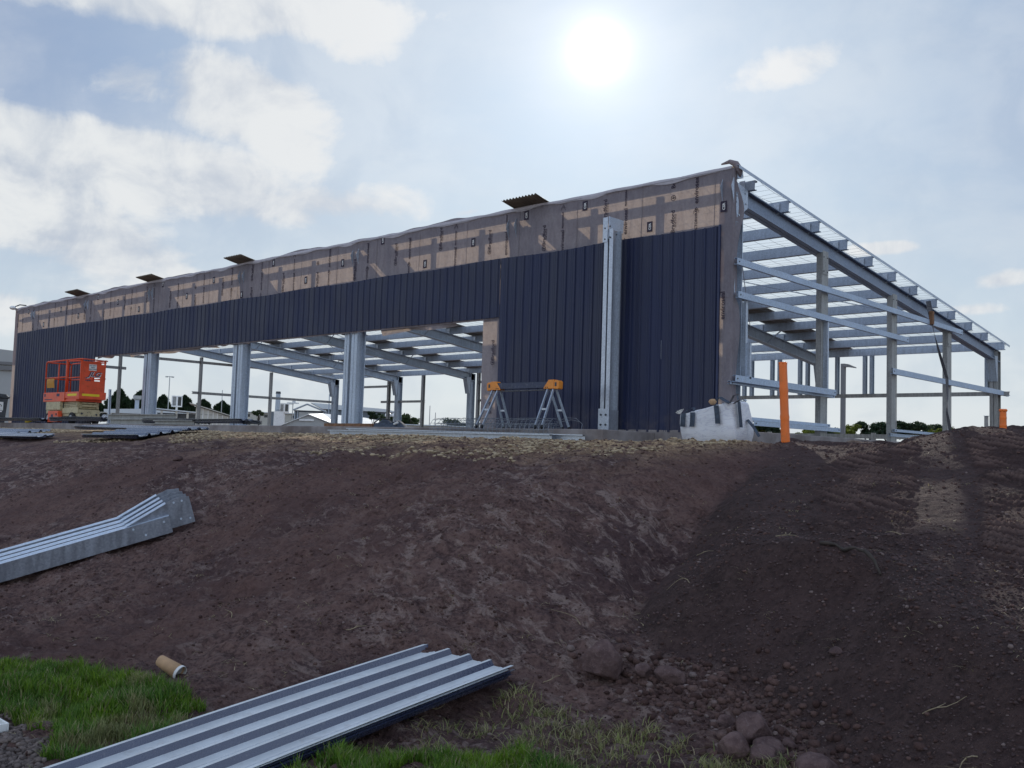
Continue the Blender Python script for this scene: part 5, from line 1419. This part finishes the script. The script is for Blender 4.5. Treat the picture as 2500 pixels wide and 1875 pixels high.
for k, (x, y, w_, z0, z1, lb_) in enumerate([(-110.1, 41.6, 3.0, 1.7, 5.5, 'dark pointed cypress standing tallest just right of the scissor lift'), (-108.1, 43.4, 3.1, 1.8, 5.3, 'dark cypress partly behind the square hooded duct'),
        (-106.1, 45.3, 2.2, 2.2, 4.95, 'dark cypress showing between the left steel column and the light pole'), (-104.1, 47.1, 2.3, 2.2, 4.95, 'dark cypress standing right behind the louvred roof cooler'),
        (-102.4, 48.7, 2.1, 2.4, 4.55, 'small dark cypress behind the peak of the beige lean-to'), (-100.7, 50.3, 2.2, 2.4, 4.4, 'small dark cypress beside the plain mast'), (-112.1, 39.7, 3.0, 1.6, 3.9, 'dark cypress mostly hidden behind the scissor lift deck')]):
    k2 = 1.25; X, Y = CAM.x + (x - CAM.x) * k2, CAM.y + (y - CAM.y) * k2
    tree('cypress_tree', lb_, X, Y, CAM.z + (z0 - CAM.z) * k2, w_ * k2, CAM.z + (z1 - CAM.z) * k2, 'cypress', CY, 31 + k)
TG = 'low trees far behind the sheds'
for k, (x, y, w_, z0, z1, lb_) in enumerate([(-88.7, 47.9, 1.3, 2.3, 3.2, 'tiny leafy treetop above the beige building roof'), (-71.3, 50.5, 1.3, 2.0, 3.15, 'dark bushy tree at the end of the long pale roof'), (-77.7, 58.2, 3.6, 2.0, 3.0, 'wide low tree behind the rear column with the timber boards in front'),
        (-76.2, 59.6, 2.0, 1.9, 2.85, 'low tree between the two thin masts'), (-72.4, 63.2, 2.6, 1.6, 2.78, 'round leafy tree seen through the doorway near the wrapped strip'), (-76.9, 61.0, 1.6, 1.9, 2.3, 'small faint tree low beside the masts')]):
    tree('leafy_tree', lb_, x, y, z0, w_, z1, 'dark' if k == 1 else 'mid', TG, 60 + k)
BG = 'shrubs and small trees beyond the gable frame'
for k, (x, y, w_, z1, kd, lb_) in enumerate([(-36.1, 63.3, 3.2, 2.45, 'bright', 'yellow-green shrub nearest the bulk bag, under the loose girts'), (-34.0, 64.6, 3.0, 2.8, 'dark', 'dark rounded shrub behind the tall orange bollard'), (-31.4, 66.5, 2.6, 2.3, 'bright', 'yellow-green shrub left of the first gable column'),
        (-30.0, 68.4, 2.2, 2.35, 'mid', 'green shrub at the foot of the street light'), (-26.9, 64.6, 1.9, 2.7, 'bright', 'bright green half of the tree pair right of the street light'), (-25.6, 65.8, 2.4, 2.95, 'dark', 'dark round tree right of the street light'),
        (-24.6, 67.4, 2.7, 3.1, 'dark', 'tallest dark tree just left of the second gable column'), (-22.9, 67.9, 2.4, 2.95, 'dark', 'dark tree just right of the second gable column'), (-24.8, 74.0, 2.6, 3.1, 'mid', 'green tree between the second gable column and the hanging strap'),
        (-23.3, 75.2, 2.6, 3.15, 'dark', 'dark tree behind the hanging strap'), (-21.6, 75.8, 2.6, 2.8, 'mid', 'green tree behind the third gable column'), (-17.6, 59.8, 1.9, 2.15, 'bright', 'low yellow shrub left of the third gable column'), (-16.1, 60.4, 1.9, 2.15, 'bright', 'low yellow shrub right of the third gable column'),
        (-20.2, 71.6, 2.2, 2.75, 'mid', 'green tree left of the short grey post'), (-18.3, 72.3, 2.3, 2.75, 'dark', 'dark tree behind the short grey post'), (-19.5, 85.0, 2.4, 2.85, 'mid', 'faint far tree right of the low corner column'), (-29.0, 66.9, 2.4, 2.2, 'dark', 'dark low shrub right of the first gable column')]):
    tree('shrub', lb_, x, y, .8 if z1 < 2.5 else .9, w_, z1, kd, BG, 90 + k, 'shrub' if z1 < 2.5 else 'tree')

# ---------------------------------------------------------------- stones, clods, grass and litter in front
def stone(name, label, x, y, r, sq, seed, group=None, sink=.25, zs=.85):
    rs = np.random.RandomState(seed); bm = bmesh.new(); bmesh.ops.create_icosphere(bm, subdivisions=4, radius=1)
    co = np.array([v_.co[:] for v_ in bm.verts]); o = rs.rand(3) * 20
    for _ in range(7):                                 # knock flats off
        n = rs.normal(size=3); n /= np.linalg.norm(n); d = co @ n; cut = rs.uniform(.62, .9); co = co - np.outer(np.maximum(d - cut, 0) * .85, n)
    nn = fbm(co[:, 0] * 1.3 + o[0] + co[:, 2], co[:, 1] * 1.3 + o[1] - co[:, 2], 3, seed) * .14 + fbm(co[:, 0] * 6 + o[0], co[:, 2] * 6 + co[:, 1] * 4, 2, seed + 3) * .05
    co = co * (1 + nn)[:, None] * np.array([sq[0], sq[1], zs]) * r
    for v_, c in zip(bm.verts, co): v_.co = c
    me = bpy.data.meshes.new(name); bm.to_mesh(me); bm.free(); me.polygons.foreach_set('use_smooth', [True] * len(me.polygons)); me.materials.append(MATS['stone'])
    ob = bpy.data.objects.new(name, me); COL.objects.link(ob); ob.location = (x, y, gz(x, y) + r * zs * (1 - 2 * sink) ); ob.rotation_euler = (0, 0, rs.rand() * 6)
    return tag(ob, label, 'stone', group)
SG = 'loose rocks at the foot of the dark fill'
stone('boulder', 'large smooth rounded boulder at the foot of the dark fill', 3.52, -7.78, .150, (1.0, .95), 4, None, .12, .95)
stone('rock', 'reddish flat rock just right of the big boulder', 3.93, -7.62, .095, (1.2, .8), 5, SG, .3, .75)
stone('rock', 'fist-sized dark rock between the big boulder and the flat reddish one', 3.74, -7.64, .055, (1, 1), 6, SG)
stone('rock', 'small reddish rock alone above the bottom cluster of rocks', 4.53, -7.93, .055, (1, .9), 7, SG)
stone('rock', 'dark back rock of the bottom cluster', 4.80, -8.13, .11, (1, .9), 8, SG, .25)
stone('rock', 'pink-topped middle rock of the bottom cluster', 4.93, -8.20, .085, (1.1, .8), 9, SG, .2, .7)
stone('rock', 'small pale rock perched beside the pink-topped one', 4.98, -8.08, .045, (1, .8), 10, SG)
stone('rock', 'round pink-brown front rock of the bottom cluster', 5.00, -8.38, .085, (1, .9), 11, SG, .15)
stone('rock', 'grey-brown rock at the lower left of the bottom cluster', 4.88, -8.46, .085, (1, .9), 12, SG, .25)
stone('rock', 'wide angular rock at the bottom edge, right of the cluster', 5.28, -8.38, .115, (1.2, .9), 13, SG, .4, .7)
stone('rock', 'flat reddish stone half way up the dark heap', 4.90, -7.35, .045, (1.3, .9), 14, SG, .3, .6)
stone('rock', 'pale flat stone lying in the gravel by the grass', 1.96, -10.62, .075, (1.5, .6), 15, None, .3, .4)
stone('clod', 'dark round earth clod alone on the upper left of the bank', -5.1, -6.2, .07, (1, 1), 16, None, .2)

def clodd(t):
    r = t.n('ShaderNodeNewGeometry').outputs['Random Per Island']; c = t.mix(r, (.044, .027, .027), (.11, .068, .063)); c = t.mix(t.m('MULTIPLY', t.rng(r, .93, .97), .5), c, (.22, .17, .16)); return pbr(t, c, .95, 0)
mat('clod_dark', clodd)
def tanm(t):
    r = t.n('ShaderNodeNewGeometry').outputs['Random Per Island']; return pbr(t, t.mix(r, (.15, .105, .065), (.50, .39, .25)), .9, 0)
mat('tanrock', tanm)
def scatter(name, label, cat, n, pos, size, seed, mt, flat=.75, tess=0):
    rs = np.random.RandomState(seed); ph = (1 + 5 ** .5) / 2
    bv = np.array([(-1, ph, 0), (1, ph, 0), (-1, -ph, 0), (1, -ph, 0), (0, -1, ph), (0, 1, ph), (0, -1, -ph), (0, 1, -ph), (ph, 0, -1), (ph, 0, 1), (-ph, 0, -1), (-ph, 0, 1)]) / 1.9
    bf = np.array([(0, 11, 5), (0, 5, 1), (0, 1, 7), (0, 7, 10), (0, 10, 11), (1, 5, 9), (5, 11, 4), (11, 10, 2), (10, 7, 6), (7, 1, 8), (3, 9, 4), (3, 4, 2), (3, 2, 6), (3, 6, 8), (3, 8, 9), (4, 9, 5), (2, 4, 11), (6, 2, 10), (8, 6, 7), (9, 8, 1)])
    X, Y = pos(rs, n); n = len(X); s = size(rs, X, Y); Z = height(X, Y)[0]
    jit = 1 + rs.uniform(-.28, .28, (n, 12, 1)); th = rs.rand(n) * 6.28; c, sn = np.cos(th), np.sin(th)
    v_ = bv[None] * jit; x = v_[..., 0] * c[:, None] - v_[..., 1] * sn[:, None]; y = v_[..., 0] * sn[:, None] + v_[..., 1] * c[:, None]
    st = rs.uniform(.75, 1.35, (n, 1)); co = np.stack([x * s[:, None] * st + X[:, None], y * s[:, None] + Y[:, None], v_[..., 2] * s[:, None] * flat + (Z + s * .25)[:, None]], -1).reshape(-1, 3)
    f = (bf[None] + (np.arange(n) * 12)[:, None, None]).reshape(-1)
    o = mesh_np(name, co, np.full(len(f) // 3, 3), f, [MATS[mt]], smooth=True)
    return tag(o, label, cat, kind='stuff')
def pos_front(rs, n):
    r = 3.2 + 13 * rs.rand(n) ** 1.25; a = R(-43) + rs.uniform(-.55, .55, n); X = CAM.x + r * np.sin(a); Y = CAM.y + r * np.cos(a)
    dens = .35 + .65 * (fbm(X * 1.7, Y * 1.7, 3, 7) > .02); k = (Y < -1.6) & (rs.rand(n) < dens); return X[k], Y[k]
scatter('earth_clods', 'crumbs and clods of brown earth scattered over the whole bank', 'earth clods', 60000, pos_front, lambda rs, X, Y: .0035 + .013 * rs.rand(len(X)) ** 4, 1, 'clod')
def pos_toe(rs, n):
    k = rs.rand(n); P = np.array([(3.35, -7.6), (3.9, -7.75), (4.4, -7.85), (4.7, -8.1), (5.1, -8.45), (5.5, -8.8)]); i = np.minimum((k * 5).astype(int), 4); f = k * 5 - i
    c = P[i] * (1 - f)[:, None] + P[i + 1] * f[:, None]; u = rs.normal(size=(n, 2)) * np.array([.20, .20]) + np.array([.10, .12]); return c[:, 0] + u[:, 0], c[:, 1] + u[:, 1]
scatter('clod_rubble', 'rounded rubble and clods rolled to the foot of the dark heap', 'rubble', 1900, pos_toe, lambda rs, X, Y: .005 + .028 * rs.rand(len(X)) ** 3.6, 2, 'clod', .85)
def pos_heap(rs, n):
    X = rs.uniform(3.2, 7, n); Y = rs.uniform(-10, -5.5, n); k = height(X, Y)[1] > .5; return X[k], Y[k]
scatter('heap_crumbs', 'fine crumbs of soil over the dark heap', 'soil crumbs', 26000, pos_heap, lambda rs, X, Y: .003 + .010 * rs.rand(len(X)) ** 4, 3, 'clod_dark')
def pos_grav(rs, n):
    X = rs.uniform(1.2, 2.75, n); Y = rs.uniform(-11.6, -10.45, n); k = (Y < -10.62 - .25 * (X - 1.6) + .06 * np.sin(X * 9)); return X[k], Y[k]
scatter('gravel', 'coarse brown gravel in the bottom left corner beside the grass', 'gravel', 9000, pos_grav, lambda rs, X, Y: .008 + .012 * rs.rand(len(X)), 4, 'gravel', .8)
def pos_bed(rs, n):
    X = rs.uniform(-26, 1.5, n); Y = -1.5 - 4.0 * rs.rand(n) ** 1.3; k = fbm(X * .7, Y * .7, 2, 12) > -.10 + .12 * (-Y - 2.5); return X[k], Y[k]
scatter('crushed_rock', 'tan crushed rock bedding strewn along the front of the slab', 'crushed rock', 42000, pos_bed, lambda rs, X, Y: .010 + .022 * rs.rand(len(X)) ** 2, 5, 'tanrock', .6)

# grass
def blades(name, label, n, pos, hfun, dryf, seed, lean=.55):
    rs = np.random.RandomState(seed); X, Y = pos(rs, n); n = len(X); Z = height(X, Y)[0] - .005
    h = hfun(rs, X, Y); a = rs.uniform(0, 2 * np.pi, n); dx, dy = np.cos(a), np.sin(a); l = lean * (.3 + rs.rand(n)) * h; wd = .0022 + .0020 * rs.rand(n); tw = a + np.pi / 2 + rs.uniform(-.6, .6, n)
    px, py = np.cos(tw), np.sin(tw); seg = [0, .35, .7, 1.0]; wid = [1, .85, .55, .05]; rows = []
    for t_, w_ in zip(seg, wid):
        cx = X + dx * l * t_ ** 2; cy = Y + dy * l * t_ ** 2; cz = Z + h * (t_ - .25 * t_ ** 3 * (l / h))
        rows += [np.stack([cx - px * wd * w_, cy - py * wd * w_, cz], -1), np.stack([cx + px * wd * w_, cy + py * wd * w_, cz], -1)]
    co = np.stack(rows, 1).reshape(-1, 3); f0 = np.array([(0, 1, 3, 2), (2, 3, 5, 4), (4, 5, 7, 6)]); f = (f0[None] + (np.arange(n) * 8)[:, None, None]).reshape(-1)
    dry = np.repeat(dryf(rs, X, Y), 8)
    return tag(mesh_np(name, co, np.full(len(f) // 4, 4), f, [MATS['grass']], attrs={'dry': dry}, smooth=True), label, 'grass', kind='stuff')
def offsheet(X, Y):
    t_ = (-8.40 - Y) / 2.53; xl = 2.50 + .289 * t_; return ~((X > xl - .03) & (X < xl + .74) & (Y < -8.3))
def inpoly(P, X, Y):
    ins = np.zeros(len(X), bool); n = len(P)
    for i in range(n):
        x0, y0 = P[i]; x1, y1 = P[(i + 1) % n]; ins ^= ((y0 > Y) != (y1 > Y)) & (X < (x1 - x0) * (Y - y0) / (y1 - y0 + 1e-12) + x0)
    return ins
GLP = [(.2, -10.5), (.5, -10.25), (.95, -10.0), (1.35, -10.02), (1.7, -9.86), (2.05, -9.9), (2.35, -9.88), (2.62, -10.0), (2.72, -10.6), (2.8, -10.9), (2.5, -10.85), (2.1, -10.62), (1.75, -10.66), (1.3, -10.75), (.6, -11.2)]
def pos_l(rs, n):
    X = rs.uniform(.2, 2.85, n); Y = rs.uniform(-11.2, -9.8, n); w_ = fbm(X * 5, Y * 5, 3, 3) * .30; k = inpoly(GLP, X + w_, Y + w_ * .8) & (fbm(X * 6, Y * 6, 2, 6) > -.30) & offsheet(X, Y); return X[k], Y[k]
blades('grass', 'thick bright green grass clump left of the sheet pile', 62000, pos_l, lambda rs, X, Y: (.035 + .070 * rs.rand(len(X))) * (1 + .9 * np.clip(fbm(X * 3, Y * 3, 2, 8), -.4, .6)), lambda rs, X, Y: np.clip((rs.rand(len(X)) < .10) * .9 + .5 * (fbm(X * 3.3, Y * 3.3, 2, 29) > .3), 0, 1), 21)
GMP = [(3.45, -9.95), (3.55, -9.55), (3.75, -9.42), (3.95, -9.12), (4.2, -9.16), (4.5, -8.98), (4.85, -8.95), (5.1, -9.15), (5.3, -9.5), (5.0, -10.4), (3.4, -10.6)]
def pos_m(rs, n):
    X = rs.uniform(3.3, 5.4, n); Y = rs.uniform(-10.6, -8.8, n); w_ = fbm(X * 4, Y * 4, 2, 4) * .22; k = inpoly(GMP, X + w_, Y + w_) & (fbm(X * 3.1, Y * 3.1, 3, 14) > -.34) & offsheet(X, Y); return X[k], Y[k]
blades('grass', 'green grass with dry tufts at the bottom edge right of the sheet pile', 75000, pos_m, lambda rs, X, Y: (.03 + .09 * rs.rand(len(X))) * (1 + .8 * np.clip(fbm(X * 3, Y * 3, 2, 18), -.5, .6)), lambda rs, X, Y: np.clip((rs.rand(len(X)) < .12) * .9 + .7 * (fbm(X * 2.2, Y * 2.2, 2, 28) > .34), 0, 1), 22)
def pos_d(rs, n):
    nt = 150; cx = rs.uniform(2.9, 5.3, nt); cy = -8.35 - 1.3 * rs.rand(nt) ** 1.3; i = rs.randint(0, nt, n); X = cx[i] + rs.normal(size=n) * .045; Y = cy[i] + rs.normal(size=n) * .045; k = offsheet(X, Y); return X[k], Y[k]
blades('dry_grass', 'dry straw-coloured tufts scattered between boulder and green grass', 5200, pos_d, lambda rs, X, Y: .02 + .06 * rs.rand(len(X)), lambda rs, X, Y: .35 + .65 * rs.rand(len(X)), 23, 1.2)
def pos_s(rs, n):
    nt = 420; r = 3.6 + 8 * rs.rand(nt); a = R(-43) + rs.uniform(-.5, .5, nt); i = rs.randint(0, nt, n); return CAM.x + r[i] * np.sin(a[i]) + rs.normal(size=n) * .03, CAM.y + r[i] * np.cos(a[i]) + rs.normal(size=n) * .03
blades('straw_litter', 'wisps of dry straw and rootlets lying on the bank', 2600, pos_s, lambda rs, X, Y: .012 + .03 * rs.rand(len(X)), lambda rs, X, Y: np.ones(len(X)), 24, 3.2)

# twigs, root, cup, tray
rn = random.Random(9)
TW = [(2.95, -7.3, .22), (3.45, -6.65, .20), (3.05, -8.9, .22), (3.1, -6.0, .16), (3.9, -6.2, .24), (4.6, -5.6, .12), (5.6, -7.9, .20), (3.3, -8.1, .14), (5.95, -8.2, .12), (4.1, -8.75, .16), (1.9, -8.6, .14), (.9, -8.9, .10)]
WHERE = ['left of the boulder', 'on the upper rim of the fill', 'left of the dry tufts', 'on the bank above the boulder', 'on the crest of the heap', 'standing up from the fill', 'at the lower right of the heap', 'just before the boulder', 'at the right edge of the heap', 'in the dry grass', 'behind the sheet pile', 'above the grass clump']
for (x, y, L), wh in zip(TW, WHERE):
    a = rn.uniform(0, 6.28); b = MB(); pts = []
    for k in range(6):
        t_ = k / 5; X = x + L * t_ * math.cos(a + .8 * t_); Y = y + L * t_ * math.sin(a + .8 * t_); pts.append(V(X, Y, gz(X, Y) + .008 + .03 * math.sin(t_ * 3)))
    b.tube(pts, [.0035 * (1 - .6 * k / 5) for k in range(6)], 5)
    b.tube([pts[2], pts[2] + V(.05 * math.cos(a + 1.6), .05 * math.sin(a + 1.6), .02)], [.0025, .001], 4)
    tag(b.build('twig', MATS['straw']), 'thin pale twig or rootlet ' + wh, 'twig', 'twigs scattered over the earth')
b = MB(); pts = []
for k in range(15):
    t_ = k / 14; X = 4.45 + .50 * t_; Y = -6.62 - .22 * t_ * t_ + .02 * math.sin(t_ * 9); pts.append(V(X, Y, gz(X, Y) + .018 + .07 * math.sin(min(1, max(0, (t_ - .35) / .65)) * math.pi)))
b.tube(pts, [.011 + .004 * math.sin(k * 1.3) for k in range(15)], 8)
tag(b.build('tree_root', MATS['root_bark'], smooth=True), 'thick dark arched root lying on the crest of the heap', 'root')
x, y = 1.55, -9.72; d = V(.80, .28, -.30).normalized(); 
t = thing('paper_cup', 'brown paper coffee cup lying on its side in the grass edge', 'cup', (x, y, gz(x, y)))
p = V(x, y, gz(x, y) + .052)
b = MB(); b.tube([p - d * .095, p - d * .09, p + d * .075], [.034, .036, .047], 24, False); b.build('sleeve', MATS['cardboard'], t, smooth=True, solid=.002)
b = MB(); b.tube([p + d * .074, p + d * .090, p + d * .094], [.0475, .0485, .047], 24, False); b.build('rim', MATS['white_cup'], t, smooth=True, solid=.002)
b = MB(); b.cyl(p + d * .06, d, .044, .002, 20); b.build('inside', MATS['grey_wall'], t)
x, y = 1.62, -10.88
t = thing('plastic_tray', 'corner of a grey plastic tray on gravel at the left edge', 'tray', (x, y, gz(x, y)))
z = gz(x, y) + .012; b = MB(); b.box((x - .18, y - .12, z), (x + .14, y + .12, z + .008)); b.build('floor', MATS['grey_wall'], t)
b = MB()
for (a0, a1) in (((x - .18, y - .12), (x + .14, y - .11)), ((x - .18, y + .11), (x + .14, y + .12)), ((x + .13, y - .11), (x + .14, y + .11))): b.box((a0[0], a0[1], z + .008), (a1[0], a1[1], z + .05))
b.build('rim', MATS['white_paint'], t, bevel=.003)

for o in bpy.data.objects:
    if 'category' in o and 'kind' not in o: o['kind'] = 'thing'
